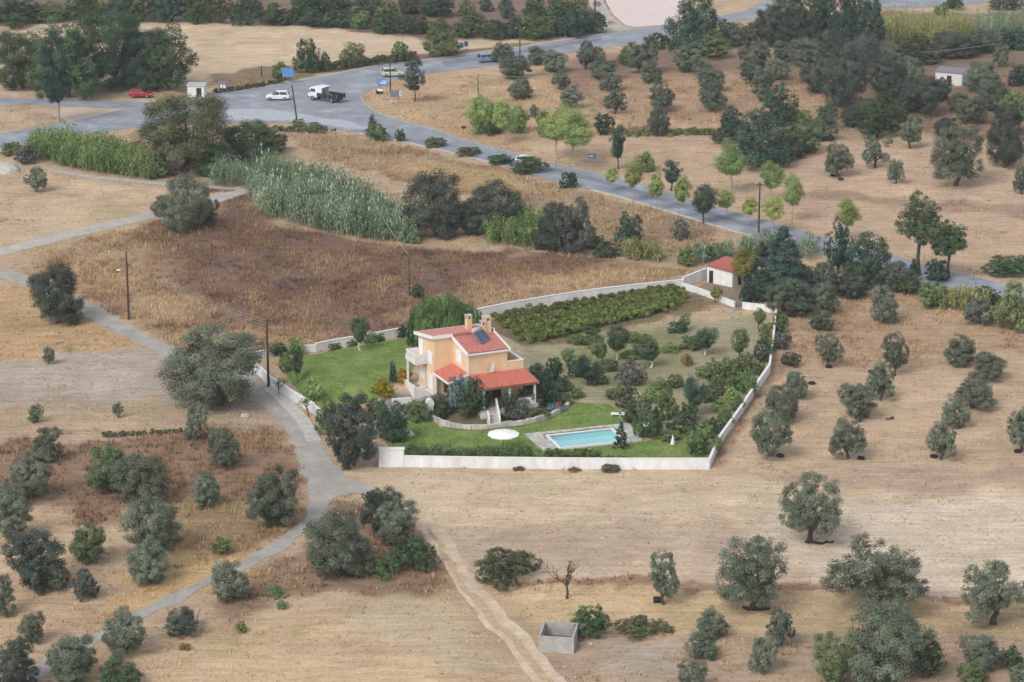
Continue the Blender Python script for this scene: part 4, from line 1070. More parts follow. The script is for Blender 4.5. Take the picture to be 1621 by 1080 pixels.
# ---- giant cane beds
def canes(name, pts, hpx, mat, label, dens=5.5, seed=1, plume=.0):
    P = poly(pts); rg = np.random.default_rng(seed)
    x0, y0 = P.min(0); x1, y1 = P.max(0); n = int((x1-x0)*(y1-y0)*dens); xs = rg.uniform(x0,x1,n); ys = rg.uniform(y0,y1,n)
    s = pdist(xs, ys, P) < 0; xs = xs[s]; ys = ys[s]; zs = gh(xs, ys); H0 = hpx/ppm(*pts[0])
    V, T = [], []
    edge = -pdist(xs, ys, P)
    for x, y, z, ed in zip(xs, ys, zs, edge):
        if rg.uniform() > .6 + ed*.8: continue
        h = H0*rg.uniform(.6,1.1)*(.84+.26*float(vn(x/2.1, y/2.1, 40)))*min(1, .8+ed*.2); lx, ly = rg.normal(0,.15*h,2); tn = np.clip(rg.normal(.5,.16)+.22*float(vn(x/3, y/3, 41)), .05, .95)
        a = rg.uniform(0,3.14); wv = np.array([math.cos(a), math.sin(a), 0])*.025
        b = np.array([x,y,z]); tp = b + np.array([lx, ly, h])
        V.append([b-wv, b+wv, tp+wv*.4, tp-wv*.4]); T += [min(1, tn*.7+.25)]*4
        for i in range(int(rg.integers(12,20))):
            t = rg.uniform(.18,1); p = b + (tp-b)*t; ang = rg.uniform(0,6.28); L = rg.uniform(.45,.95); u = np.array([math.cos(ang), math.sin(ang), 0]); sd_ = np.array([-u[1],u[0],0])*rg.uniform(.045,.085)
            q = p + u*L*.5 + np.array([0,0,L*rg.uniform(.15,.42)]); r = p + u*L*.9 + np.array([0,0,L*rg.uniform(-.5,.15)])
            V.append([p, q-sd_, r, q+sd_]); T += [np.clip(tn + rg.normal(0,.13), 0, 1)]*4
        if rg.uniform() < plume: V.append([tp, tp+np.array([.1,0,.3]), tp+np.array([0,0,.75]), tp+np.array([-.1,0,.3])]); T += [1.0]*4
    V = np.array(V).reshape(-1,3); me = np_mesh(name, V, np.arange(len(V)).reshape(-1,4), np.array(T), M[mat])
    return tag(link(bpy.data.objects.new(name, me)), label, 'canes', None, 'stuff')
canes('cane_bed', [(42,248),(130,272),(240,288),(250,262),(190,246),(120,236),(60,232)], 46, 'cane_bright', 'bright green cane bed below the road at upper left', seed=1)
canes('cane_bed', [(384,300),(420,342),(500,364),(600,380),(660,385),(655,364),(622,344),(575,324),(520,302),(470,290),(420,284)], 54, 'cane', 'long grey green cane bed above the brown field', seed=2, dens=6, plume=.05)
canes('cane_bed', [(764,390),(835,396),(880,398),(880,366),(800,356)], 50, 'cane_bright', 'green cane patch between the dark thicket trees', seed=3)
canes('cane_bed', [(982,414),(1046,418),(1046,406),(984,404)], 34, 'cane_yellow', 'pale yellow cane clump above the white wall', seed=4, dens=5)
canes('cane_bed', [(1098,420),(1160,412),(1160,398),(1100,404)], 40, 'cane', 'cane clump behind the small shed', seed=5, dens=4)
canes('cane_bed', [(1165,408),(1235,406),(1235,390),(1168,392)], 36, 'cane', 'cane bed between the shed and the lower road', seed=6, dens=4)
canes('cane_bed', [(1262,410),(1290,412),(1290,398),(1264,396)], 40, 'cane', 'cane tuft right of the big conifer', seed=7, dens=4)
canes('cane_bed', [(1490,492),(1566,494),(1572,476),(1500,472)], 38, 'cane_yellow', 'yellow canes beside the lower road at right', seed=8, dens=3.2)
canes('cane_bed', [(1396,62),(1480,72),(1540,70),(1540,50),(1396,46)], 46, 'cane_yellow', 'dry yellow cane field at the upper right', seed=9, dens=2.2)
canes('cane_bed', [(1540,72),(1640,76),(1640,52),(1540,50)], 48, 'cane', 'greener canes at the upper right edge', seed=10, dens=2.2)
# ---- vineyard rows, hedges
def hedge_row(name, p0, p1, hpx, wid, mat, label, cat, n=26, seed=1, per=120, leaf=.2, group=None, gap=.0):
    rg = np.random.default_rng(seed); a = P3(*p0); b = P3(*p1); H = hpx/ppm(*p0); C = []; Rr = []
    for i in range(n):
        t = (i+rg.uniform(.1,.9))/n
        if rg.uniform() < gap: continue
        for _ in range(3):
            q = a.lerp(b, t) - a; C.append((q.x+rg.normal(0,wid*.25), q.y+rg.normal(0,wid*.25), H*rg.uniform(.3,.85))); Rr.append(H*.34*rg.uniform(.7,1.25))
    C = np.array(C); Rr = np.array(Rr); crown = leaf_mesh(name+'_leaves', [leaves(C, Rr, np.full(len(C), per*2//3), leaf, rg, flat_=.8, shape=.7)])
    mb = MB()
    for i in range(0, n, 2):
        q = a.lerp(b, (i+.5)/n)-a; mb.tube([(q.x,q.y,-.05),(q.x+.05,q.y,H*.5)], [.04,.025], 5)
    return custom(name, label, cat, a, [('stems', mb.mesh(name+'_stems','bark'), 'bark'), ('foliage', crown, mat)], group=group)
ordw = ['first','second','third','fourth','fifth','sixth','seventh']
for i in range(7):
    t = i/6
    p0 = (782+t*52, 508+t*36); p1 = (1072+t*34, 461+t*25-(2 if i > 4 else 0))
    hedge_row('vine_row', p0, (p1[0]-max(0,i-3)*16, p1[1]+max(0,i-3)*2.6), 15, 1.3, 'vine', ordw[i]+' row of grapevines from the white back wall of the garden', 'grapevines', n=46, seed=20+i, per=150, group='rows of grapevines in the garden')
hedge_row('hedge', (644,724), (846,727), 21, 1.2, 'shrub', 'long low hedge inside the front wall left of the pool', 'hedge', n=40, seed=41, per=180, leaf=.15)
hedge_row('hedge', (862,726), (952,728), 17, .8, 'vine', 'patchy climber hedge inside the front wall before the pool', 'hedge', n=20, seed=42, per=110, leaf=.17)
hedge_row('hedge', (958,727), (1004,729), 6, .7, 'vine', 'low creeper on the front wall right of the little conifer', 'hedge', n=10, seed=43, per=80, leaf=.15)
hedge_row('hedge', (340,148), (446,132), 7, 1.2, 'brown_green', 'low scrub strip along the stubble field behind the notice board', 'hedge', n=30, seed=44, per=120, leaf=.22)
hedge_row('hedge', (500,114), (655,96), 14, 1.6, 'brown_green', 'brown green hedge between stubble field and upper road', 'hedge', n=44, seed=45, per=150, leaf=.22)
hedge_row('hedge', (985,217), (1130,214), 11, 2, 'vine', 'yellow green vine strip below the roadside olive grove', 'hedge', n=36, seed=46, per=120, leaf=.2, gap=.25)
hedge_row('hedge', (430,206), (520,212), 7, 2, 'brown_green', 'weedy strip on the near bank of the junction', 'hedge', n=24, seed=47, per=110, leaf=.2)
hedge_row('hedge', (160,692), (300,684), 7, 1, 'brown_green', 'weedy green brown fringe on top of the left field bank', 'hedge', n=30, seed=48, per=100, leaf=.17)
# white blossom on three garden shrubs
for e, W, H in TREES:
    if e['label'] in ('white flowering oleander at the right wall', 'dark shrub with white blossom by the lawn', 'tall shrub at the pool\'s right corner'):
        rg = np.random.default_rng(77); d = rg.normal(size=(46,3)); d /= np.linalg.norm(d, axis=1)[:,None]; d[:,2] = np.abs(d[:,2])*.9
        cr = e.children[1].data; w0 = max(abs(v.co.x) for v in cr.vertices); h0 = max(v.co.z for v in cr.vertices)
        C = d*np.array([w0*.88, w0*.88, h0*.5]) + np.array([0,0,h0*.48]); me = leaf_mesh('blossom', [leaves(C, np.full(len(C), .12), 12, .11, rg, shape=.9)])
        o = link(bpy.data.objects.new('blossom', me), e); o.material_slots[0].link = 'OBJECT'; o.material_slots[0].material = M['flower_white']; o['label'] = 'white blossom clusters'
# ---- dry grass, weeds
def tufts(name, n, box, mat, hscale, label, cat, seed, only=None, dens_pow=1.0, blades=5, spread=.16, bw=.05):
    rg = np.random.default_rng(seed); x = rg.uniform(box[0], box[1], n); y = rg.uniform(box[2], box[3], n)
    inv = np.abs(x) < y*.2+12; x = x[inv]; y = y[inv]
    f = field_at(x, y); pr = f[:,3]*(.55+.6*vn(x/3.5, y/3.5, 51)+.35*vn(x/1.2, y/1.2, 52))
    if only is not None: pr = only(x, y, f)
    s = rg.uniform(0, 2.2, len(x)) < pr
    for P in ROADS + [DECK, HOUSEP]:
        dd = pd_box(x, y, P, 1); s &= (dd > .12) | ((dd < -1.25) & (P is DIRT) & (rg.uniform(0,1,len(x)) < .8))
    for P in (LAWN_A, LAWN_B): s &= pd_box(x, y, P, 1) > 0
    x = x[s]; y = y[s]; f = f[s]; z = gh(x, y); m = len(x)
    hh = f[:,4]*hscale*rg.uniform(.5,1.3,m); tn = f[:,5] + (f[:,6]-f[:,5])*np.clip(.5+.45*vn(x/4, y/4, 53)+rg.normal(0,.22,m), 0, 1)
    V = []; T = []
    for b in range(blades):
        a = rg.uniform(0,6.28,m); ox = rg.normal(0,spread,m); oy = rg.normal(0,spread,m); base = np.column_stack([x+ox, y+oy, z-.02])
        wv = np.column_stack([np.cos(a), np.sin(a), np.zeros(m)])*bw*rg.uniform(.6,1.4,m)[:,None]
        tip = base + np.column_stack([rg.normal(0,.3,m)*hh+ox*.6, rg.normal(0,.3,m)*hh+oy*.6, hh*rg.uniform(.7,1.15,m)])
        V.append(np.stack([base-wv, base+wv, tip], 1)); T.append(np.repeat(np.clip(tn+rg.normal(0,.08,m),0,1)[:,None], 3, 1))
    V = np.concatenate(V).reshape(-1,3); T = np.concatenate(T).ravel()
    me = np_mesh(name, V, np.arange(len(V)).reshape(-1,3), T, M[mat]); return tag(link(bpy.data.objects.new(name, me)), label, cat, None, 'stuff')
tufts('dry_grass', 240000, (-100,100,214,480), 'straw', 1.0, 'dry straw coloured grass and red brown weeds over the fields', 'dry grass', 61)
def weedy(x, y, f): return np.clip((vn(x/5, y/6, 55)-.15)*1.6, 0, 1)*np.clip((vn(x/1.1, y/1.1, 56)+.2), 0, 1)*1.3
tufts('green_weeds', 70000, (-100,100,214,460), 'weed', .75, 'scattered low green weeds in the dry fields', 'weeds', 62, only=weedy, blades=6, spread=.2, bw=.07)

def clods(n, seed):
    rg = np.random.default_rng(seed); x = rg.uniform(-95,95,n); y = rg.uniform(218,470,n); f = field_at(x, y)
    s = (np.abs(x) < y*.19+6) & (rg.uniform(0,1,n) < np.clip(1.15-f[:,3]*.5 + .5*vn(x/4, y/4, 71), .1, 1)) & (pd_box(x, y, COMPOUND, 1) > .2)
    for P in ROADS: s &= pd_box(x, y, P, 1) > .05
    x = x[s]; y = y[s]; z = gh(x, y); m = len(x); r = .035 + .11*rg.uniform(0,1,m)**3; a = rg.uniform(0,6.28,m)
    ring = [np.column_stack([x+r*k_*np.cos(a+t), y+r*k_*np.sin(a+t), z-.01]) for t, k_ in ((0,1.3),(2.2,1),(4.1,1.15))]; top = np.column_stack([x+rg.normal(0,.3,m)*r, y+rg.normal(0,.3,m)*r, z+r*rg.uniform(.6,1.1,m)])
    V = np.stack([*ring, top], 1).reshape(-1,3); b = np.arange(m)[:,None]*4; F_ = np.concatenate([b+np.array([[0,1,3]]), b+np.array([[1,2,3]]), b+np.array([[2,0,3]])])
    me = np_mesh('soil_clods', V, F_, np.repeat(np.clip(rg.normal(.45,.28,m),0,1), 4), M['clod']); tag(link(bpy.data.objects.new('soil_clods', me)), 'small clods and stones scattered over the bare fields', 'clods', None, 'stuff')
clods(90000, 81)
def lawn_grass(polys, n, seed):
    rg = np.random.default_rng(seed); V = []; T = []
    for P in polys:
        x = rg.uniform(P[:,0].min(), P[:,0].max(), n); y = rg.uniform(P[:,1].min(), P[:,1].max(), n); s = pdist(x, y, P) < .1
        for Q in (DECK, HOUSEP): s &= pd_box(x, y, Q, 1) > .1
        x = x[s]; y = y[s]; z = gh(x, y)+.03; m = len(x); tn = np.clip(.45+.35*vn(x/2.2, y/2.2, 91)+.2*vn(x/.7, y/.7, 92)+rg.normal(0,.15,m), 0, 1)
        for b in range(3):
            a = rg.uniform(0,6.28,m); base = np.column_stack([x+rg.normal(0,.06,m), y+rg.normal(0,.06,m), z]); wv = np.column_stack([np.cos(a), np.sin(a), np.zeros(m)])*.035
            tip = base + np.column_stack([rg.normal(0,.05,m), rg.normal(0,.05,m), rg.uniform(.04,.12,m)]); V.append(np.stack([base-wv, base+wv, tip], 1)); T.append(np.repeat(tn[:,None], 3, 1))
    V = np.concatenate(V).reshape(-1,3); T = np.concatenate(T).ravel()
    me = np_mesh('lawn_grass', V, np.arange(len(V)).reshape(-1,3), T, M['lawn_blade']); tag(link(bpy.data.objects.new('lawn_grass', me)), 'short uneven grass of the two garden lawns', 'grass', None, 'stuff')
lawn_grass([LAWN_A, LAWN_B], 30000, 82)
canes('cane_bed', [(330,296),(392,300),(400,286),(345,280)], 46, 'cane', 'cane fringe between the huge round tree and the long cane bed', seed=11, dens=3.6)

# ================================================================== HOUSE
HX, HY = flat(687.9, 624, PLAT_H); YAW = R(24)
house = empty('house', (HX, HY, PLAT_H), YAW, 'two storey orange house with red tiled roofs and white trim', 'house')
def hb(name, mat, *boxes, parent=None, label=None, bev=0.0):
    mb = MB()
    for b in boxes: mb.box(*b, b=bev)
    return mb.build(name, mat, parent or house, label=label)
def prism_u(name, mat, prof, u0, u1, parent=None):      # profile in (v,z) extruded along u
    mb = MB(); mb.loft([[(u0, v, z) for v, z in prof], [(u1, v, z) for v, z in prof]]); return mb.build(name, mat, parent or house)
def prism_v(name, mat, prof, v0, v1, parent=None):
    mb = MB(); mb.loft([[(u, v0, z) for u, z in prof], [(u, v1, z) for u, z in prof]]); return mb.build(name, mat, parent or house)
def tiled(name, mat, A, B, C, D, pitch=.3, amp=.075, thick=.1, parent=None):
    """roof plane: A-B the upper edge, D-C the lower edge; tile ribs run from upper to lower edge, courses stepped"""
    A, B, C, D = map(Vector, (A, B, C, D)); nrm = (B-A).cross(D-A).normalized()
    if nrm.z < 0: nrm = -nrm
    wid = max((B-A).length, (C-D).length); n = max(2, int(wid/pitch))*4; L = max((D-A).length, (C-B).length); cs = max(2, int(L/.38)); V = []; F = []
    rows = []
    for r in range(cs):
        rows += [(r/cs, .03), ((r+1)/cs-.002, .0)]
    for t, lift in rows:
        for i in range(n+1):
            s = i/n; p = A.lerp(B, s).lerp(D.lerp(C, s), t); V.append(p + nrm*(amp*abs(math.sin(math.pi*s*n/4)) + (.035 if lift == 0 else 0)))
    m = n+1
    for r in range(len(rows)-1):
        for i in range(n): F.append((r*m+i, r*m+i+1, (r+1)*m+i+1, (r+1)*m+i))
    mb = MB(); mb.add(V, F); mb.loft([[tuple(q-nrm*thick) for q in (A,B,C,D)], [tuple(q-nrm*.004) for q in (A,B,C,D)]])
    return mb.build(name, mat, parent or house)
# walls
hb('plinth', 'concrete_pale', (-.12, 7.05, -.12, 4.75, -1.2, -.002), (2.2, 9.0, -4.25, -.12, -1.2, -.003))
prism_u('wall', 'stucco', [(0,0),(4.6,0),(4.6,5.72),(0,6.42)], 0, 6.95)
prism_u('wall', 'stucco', [(-4.07,0),(-.004,0),(-.004,6.1),(-4.07,5.35)], 2.25, 6.95)
hb('terrace_wall', 'stucco', (6.954, 8.85, -4.07, .1, 0, 3.05))
# roof terrace with parapet
hb('parapet', 'stucco', (6.954, 8.85, -4.07, -3.92, 3.054, 3.95), (8.7, 8.85, -3.916, .1, 3.054, 3.95), (6.954, 8.696, -.05, .1, 3.054, 3.95))
hb('parapet_cap', 'trim_white', (6.957, 8.90, -4.12, -3.87, 3.954, 4.05), (8.65, 8.90, -3.866, .15, 3.954, 4.05), (6.957, 8.646, -.1, .15, 3.954, 4.05))
hb('terrace_floor', 'terrace_tile', (6.957, 8.697, -3.917, -.053, 3.056, 3.1))
# roofs
tiled('roof', 'roof_tile', (-.25,-.12,6.58), (7.05,-.12,6.58), (7.05,4.95,5.80), (-.25,4.95,5.80))
tiled('roof', 'roof_tile', (2.12,-.13,6.28), (7.05,-.13,6.28), (7.05,-4.3,5.48), (2.12,-4.3,5.48))
def bar(name, mat, a, b, w_, h_, parent=None):
    a = Vector(a); b = Vector(b); d = (b-a); n = Vector((-d.y, d.x, 0)).normalized()*w_/2
    mb = MB(); mb.loft([[tuple(p-n), tuple(p+n), tuple(p+n+Vector((0,0,h_))), tuple(p-n+Vector((0,0,h_)))] for p in (a, b)]); return mb.build(name, mat, parent or house)
bar('fascia', 'trim_white', (-.32,-.2,6.36), (-.32,5.0,5.56), .16, .34)
bar('fascia', 'trim_white', (-.24,-.2,6.34), (2.13,-.2,6.34), .16, .34)
bar('fascia', 'trim_white', (-.24,5.02,5.55), (7.1,5.02,5.55), .14, .3)
bar('fascia', 'trim_white', (2.08,-.285,6.10), (2.08,-4.42,5.28), .18, .3)
bar('fascia', 'trim_white', (7.12,-.1,6.14), (7.12,-4.42,5.28), .16, .3)
bar('fascia', 'trim_white', (7.12,-.09,6.40), (7.12,4.94,5.60), .16, .3)
bar('fascia', 'trim_white', (2.175,-4.37,5.30), (7.035,-4.37,5.30), .12, .17)
bar('gutter_board', 'roof_tile', (2.18,-.085,6.30), (7.03,-.085,6.30), .05, .27)
hb('corner_trim', 'trim_white', (2.21, 2.35, -4.11, -3.97, 0, 5.3))
hb('downpipe', 'dark_metal', (-.06,.0,.2,.28,5.9,6.2)) if False else None
# windows and shutters
def shutters(u, v0, v1, z0, z1, axis='u', n=2, opened=0):
    """louvred white shutters on the wall plane; axis u: wall faces -u"""
    w_ = empty('window', (0,0,0)); w_.parent = house
    mb = MB(); mb.box(u-.03, u+.02, v0-.08, v1+.08, z0-.1, z0-.02); mb.box(u-.05,u+.02,v0-.08,v1+.08,z1+.02,z1+.09); mb.build('window_frame', 'trim_white', w_)
    wd = (v1-v0)/n
    for i in range(n):
        a, b = v0+i*wd+.015, v0+(i+1)*wd-.015; mb = MB()
        for q in ((a,a+.07,z0,z1),(b-.07,b,z0,z1),(a+.072,b-.072,z0,z0+.08),(a+.072,b-.072,z1-.08,z1)): mb.box(u-.075,u-.02,q[0],q[1],q[2],q[3])
        k = max(5, int((z1-z0)/.11))
        for j in range(k):
            z = z0+.09+(z1-z0-.2)*j/k; mb.add([(u-.07,a+.072,z),(u-.07,b-.072,z),(u-.03,b-.072,z+.09),(u-.03,a+.072,z+.09),(u-.07,a+.072,z+.02),(u-.07,b-.072,z+.02),(u-.03,b-.072,z+.11),(u-.03,a+.072,z+.11)],
                   [(0,1,2,3),(4,7,6,5),(0,4,5,1),(3,2,6,7)])
        mb.build('shutter', 'trim_white', w_)
    return w_
shutters(0, 3.0, 4.2, 3.2, 5.35); shutters(0, .5, 1.65, 3.25, 4.5); shutters(0, 2.6, 4.1, .95, 2.3); shutters(0, .35, 1.6, .25, 1.9); shutters(2.25, -2.45, -1.0, 3.85, 5.15)
dr = hb('front_door', 'tan_wood', (1.1, 2.0, -.05, -.004, .02, 2.1)); hb('handle', 'steel', (1.2,1.24,-.1,-.05,1.0,1.12), parent=dr)
# balcony
bal = empty('balcony'); bal.parent = house
hb('floor_slab', 'render_white', (-1.5, -.004, 1.9, 4.76, 2.95, 3.12), parent=bal)
hb('parapet', 'render_white', (-1.5, -1.38, 1.9, 2.35, 3.124, 4.08), (-1.376, -.004, 1.9, 2.02, 3.124, 4.08), (-1.376, -.004, 4.64, 4.76, 3.124, 4.08), (-1.5,-1.38,2.354,4.76,3.124,3.42), parent=bal)
hb('railing', 'trim_white', (-1.47,-1.41,2.36,4.75,4.0,4.08), *[(-1.46,-1.42,2.5+.3*i,2.54+.3*i,3.424,3.998) for i in range(8)], parent=bal)
hb('column', 'render_white', (-1.46, -1.26, 4.3, 4.5, -.6, 2.946), parent=bal)
hb('garden_stub_wall', 'render_white', (-1.4, -.1, 2.0, 2.2, -1.0, .35), (-1.6,-1.42,2.0,5.6,-1.0,.5))
hb('plinth_trim', 'trim_white', (-.15,-.122,.1,4.7,-.1,.12))
# entrance lean-to
tiled('entrance_roof', 'roof_tile_warm', (2.2,.02,3.24), (2.2,-4.35,3.24), (-.12,-4.35,2.5), (-.12,.02,2.5))
bar('fascia', 'trim_white', (-.2,.0,2.36), (-.2,-4.42,2.36), .12, .2)
prism_v('gable_wall', 'render_white', [(.1,2.38),(2.2,3.06),(2.2,.0),(1.5,.0),(1.5,2.2),(.1,2.2)], -4.3, -4.12)
bar('fascia', 'trim_white', (-.12,-4.42,2.36), (2.24,-4.42,3.12), .1, .2)
hb('column', 'render_white', (0, .25, -4.3, -4.05, -.3, 2.2)); hb('column', 'trim_white', (0,.2,-.3,-.08,0,2.4))
# porch
tiled('porch_roof', 'roof_tile_warm', (2.45,-4.09,3.0), (8.9,-4.09,2.98), (9.0,-7.7,2.42), (2.3,-7.7,2.42))
bar('fascia', 'tan_wood', (2.3,-7.75,2.25), (9.0,-7.75,2.25), .08, .14)
bar('fascia', 'roof_tile', (9.06,-4.1,2.8), (9.06,-7.75,2.27), .1, .2)
for u in (2.6, 5.6, 8.6): hb('porch_post', 'render_white', (u, u+.22, -7.5, -7.28, 0, 2.3))
hb('terrace_floor', 'terrace_tile', (2.2, 9.0, -7.8, -4.26, -.14, .03))
hb('terrace_base', 'render_white', (2.25, 8.95, -7.75, -4.3, -1.2, -.144))
hb('low_wall', 'render_white', (5.9, 8.55, -7.5, -7.34, .034, .75), (8.66,8.8,-7.27,-4.4,.034,.75))
hb('porch_door', 'glass', (4.3, 6.2, -4.11, -4.074, .04, 2.15)); hb('door_frame', 'trim_white', (4.2,4.296,-4.12,-4.074,.04,2.25), (6.204,6.3,-4.12,-4.074,.04,2.25), (4.2,6.3,-4.125,-4.074,2.254,2.35))
# chimneys
def chimney(u, v, sx, sy, z0, z1):
    c = hb('chimney', 'stucco', (u-sx/2,u+sx/2,v-sy/2,v+sy/2,z0,z1-.12))
    hb('chimney_cap', 'concrete_pale', (u-sx/2-.05,u+sx/2+.05,v-sy/2-.05,v+sy/2+.05,z1-.116,z1), parent=c)
    hb('flue_opening', 'dark_metal', (u-sx*.18,u+sx*.18,v-sy/2-.012,v-sy/2+.05,z1-.42,z1-.2), parent=c)
    hb('flue_opening', 'dark_metal', (u-sx/2-.012,u-sx/2+.05,v-.12,v+.12,z1-.42,z1-.2), parent=c)
chimney(5.1, 2.4, .6, .6, 5.9, 7.85); chimney(6.35, .25, .75, .8, 6.2, 8.1); chimney(5.75, -.1, .5, .5, 5.9, 7.75)
def H3(u, v, z): c, s = math.cos(YAW), math.sin(YAW); return Vector((HX+u*c-v*s, HY+u*s+v*c, PLAT_H+z))
# solar heater
sol = empty('solar_water_heater', H3(4.75, -1.75, 5.95), R(55), 'solar water heater with two panels and tank on the roof', 'solar heater')
mb = MB()
for x in (-.75, .75): mb.tube([(x,-.7,.0),(x,-.7,.15),(x,.35,1.15)], .03, 6); mb.tube([(x,.35,-.05),(x,.35,1.15)], .03, 6); mb.tube([(x,-.7,.0),(x,.35,.1)], .03, 6)
mb.tube([(-.8,.35,.9),(.8,.35,.9)], .03, 6); mb.build('frame', 'steel', sol)
for s in (-1, 1):
    x0, x1 = (s*.46-.44, s*.46+.44); q = [(x0,-.75,.1),(x1,-.75,.1),(x1,.28,1.1),(x0,.28,1.1)]
    mb = MB(); mb.slab([(x,y,z+.06) for x,y,z in q], .1); pn = mb.build('panel', 'steel', sol)
    mb = MB(); mb.slab([(x0+.05,-.70,.215),(x1-.05,-.70,.215),(x1-.05,.23,1.118),(x0+.05,.23,1.118)], .03); mb.build('panel_glass', 'panel_glass', pn)
mb = MB(); mb.tube([(-.72,.5,1.25),(-.68,.5,1.25),(.68,.5,1.25),(.72,.5,1.25)], [.2,.26,.26,.2], 14); mb.build('tank', 'concrete_pale', sol)
# satellite dish
dish = empty('satellite_dish', H3(4.55, -4.09, 3.45), R(50), 'white satellite dish on the front wall above the porch roof', 'satellite dish')
rings = []
for r, yy in ((.02,.0),(.2,.03),(.36,.09),(.46,.16)): rings.append([(r*math.cos(t*math.pi/8), -.45-yy+.25*r*math.sin(t*math.pi/8), .35+1.1*r*math.sin(t*math.pi/8)) for t in range(16)])
mb = MB(); mb.loft(rings, cap=False, smooth=True); mb.loft([[(x,y+.02,z) for x,y,z in r] for r in rings], cap=False, smooth=True); mb.build('dish', 'trim_white', dish)
mb = MB(); mb.tube([(0,.35,0),(0,-.2,0),(0,-.42,.35)], .025, 6); mb.build('wall_bracket', 'dark_metal', dish)
mb = MB(); mb.tube([(0,-.5,-.1),(0,-.95,.3)], .015, 5); mb.tube([(0,-.92,.3),(0,-1.02,.34)], .04, 6); mb.build('receiver_arm', 'dark_metal', dish)

# ================================================================== GARDEN
def wall_run(label, pts, h, thick=.2, capped=True, step_every=None):
    e = empty('garden_wall', P3(*pts[0]), 0, label, 'wall', 'white garden walls'); o = e.location; Q = [P3(*p)-o for p in pts]
    ba = Vector((0,0,0))
    def offs(t, z0, z1):
        L = []
        for i, p in enumerate(Q):
            d1 = (Q[min(i+1,len(Q)-1)]-Q[max(i-1,0)]); d1.z = 0; d1.normalize(); n = Vector((-d1.y,d1.x,0))*t/2; zz = p.z
            L.append([(p.x-n.x,p.y-n.y,zz+z0),(p.x+n.x,p.y+n.y,zz+z0),(p.x+n.x,p.y+n.y,zz+z1),(p.x-n.x,p.y-n.y,zz+z1)])
        return L
    mb = MB(); mb.loft(offs(thick, -.4, h)); mb.build('wall', 'garden_wall', e)
    if capped: mb = MB(); mb.loft(offs(thick+.08, h+.002, h+.06)); mb.build('coping', 'trim_white', e)
    return e
wall_run('long white front wall of the garden facing the stubble field', [(640,739),(760,741),(900,742.5),(1010,743),(1122,743)], 1.15)
wall_run('white right garden wall running from front corner to mid', [(1122,743),(1138,706),(1158,678),(1180,647)], 1.0)
wall_run('white right garden wall, straight upper stretch by the olives', [(1180,646),(1200,617),(1218,591)], 1.05)
wall_run('white right garden wall, far stretch behind shrubs', [(1218,590),(1224,545),(1226,525),(1229,497)], 1.0, .16)
wall_run('short white wall right of the back gate gap', [(1229,496),(1202,492),(1175,489)], .8)
wall_run('white wall between back gate gap and vineyard corner', [(1163,487),(1130,474),(1105,465),(1080,457)], .7)
wall_run('long white back wall behind the vineyard', [(1080,457),(1010,464),(938,472.5),(880,481),(820,491),(764,502),(735,508)], 1.15)
wall_run('white wall joining the shed to the vineyard corner', [(1081,456),(1100,448),(1118,441)], 1.35)
wall_run('white back wall between willow and left lawn trees', [(734,509),(690,519),(640,531),(600,539),(560,546),(528,551),(500,557)], 1.0)
wall_run('low white wall at the far left garden corner', [(500,557),(470,558),(440,560),(402,569)], .8)
wall_run('white wall along the lane below the lamp pole', [(402,586),(427,611),(462,634),(497,655)], 1.15)
wall_run('white lane wall behind the big grey olive', [(497,655),(515,670),(530,684)], 1.0)
gp = P3(619, 738); e = empty('gate_wall', gp, 0, 'stout white gate wall block at the front left corner', 'wall', 'white garden walls')
mb = MB(); mb.box(-1.25, 1.35, -.35, .25, -.4, 1.9, b=.05); mb.build('wall', 'garden_wall', e)
mb = MB(); mb.box(-1.32, 1.42, -.42, .32, 1.902, 1.98); mb.build('coping', 'trim_white', e)
# curved retaining wall of single stones
cw_pts = [(677,641),(676,652),(683,662),(696,670.5),(710,675),(726,678),(748,679.5),(772,678.5),(794,675),(826,672.5),(848,667.5),(869,661.5),(886,653),(898,645.5),(901,637)]
cv = empty('curved_garden_wall', P3(772,679), 0, 'curved low pale stone wall holding the flower bed before the porch', 'wall'); co = Vector(cv.location)
def arc(pts, n):
    Q = [Vector((*flat(*p), 0)) for p in pts]; L = [0]
    for i in range(1, len(Q)): L.append(L[-1]+(Q[i]-Q[i-1]).length)
    out = []
    for k in range(n+1):
        s = L[-1]*k/n; i = max(j for j in range(len(L)) if L[j] <= s+1e-9); i = min(i, len(Q)-2); out.append(Q[i].lerp(Q[i+1], (s-L[i])/(L[i+1]-L[i])))
    return out
A_ = arc(cw_pts, 46)
for i in range(46):
    p, q = A_[i], A_[i+1]; d = (q-p); n = Vector((-d.y,d.x,0)).normalized()*.2; g = d*.02; h = .46+rnd.uniform(-.05,.05); j = rnd.uniform(-.03,.03)
    mb = MB(); mb.loft([[tuple(p+g-n*(1+j)-co+Vector((0,0,-.2))), tuple(q-g-n*(1-j)-co+Vector((0,0,-.2))), tuple(q-g+n-co+Vector((0,0,-.2))), tuple(p+g+n-co+Vector((0,0,-.2)))],
        [tuple(p+g-n*.9-co+Vector((0,0,h))), tuple(q-g-n*.9-co+Vector((0,0,h+rnd.uniform(-.03,.03)))), tuple(q-g+n-co+Vector((0,0,h))), tuple(p+g+n-co+Vector((0,0,h)))]])
    mb.build('stone', 'stone_white' if rnd.random() < .7 else 'stone_pale', cv)
pl = P3(680.5, 658); e = empty('stone_pillar', (pl.x, pl.y, 0), R(10), 'white arched pillar at the left end of the curved wall', 'pillar')
mb = MB(); mb.box(-.42,.42,-.3,.3,-.1,1.5,b=.06); mb.build('shaft', 'render_white', e)
mb = MB(); mb.tube([(0,-.34,1.48),(0,.34,1.48)], [.46,.46], 16); mb.build('rounded_cap', 'render_white', e)
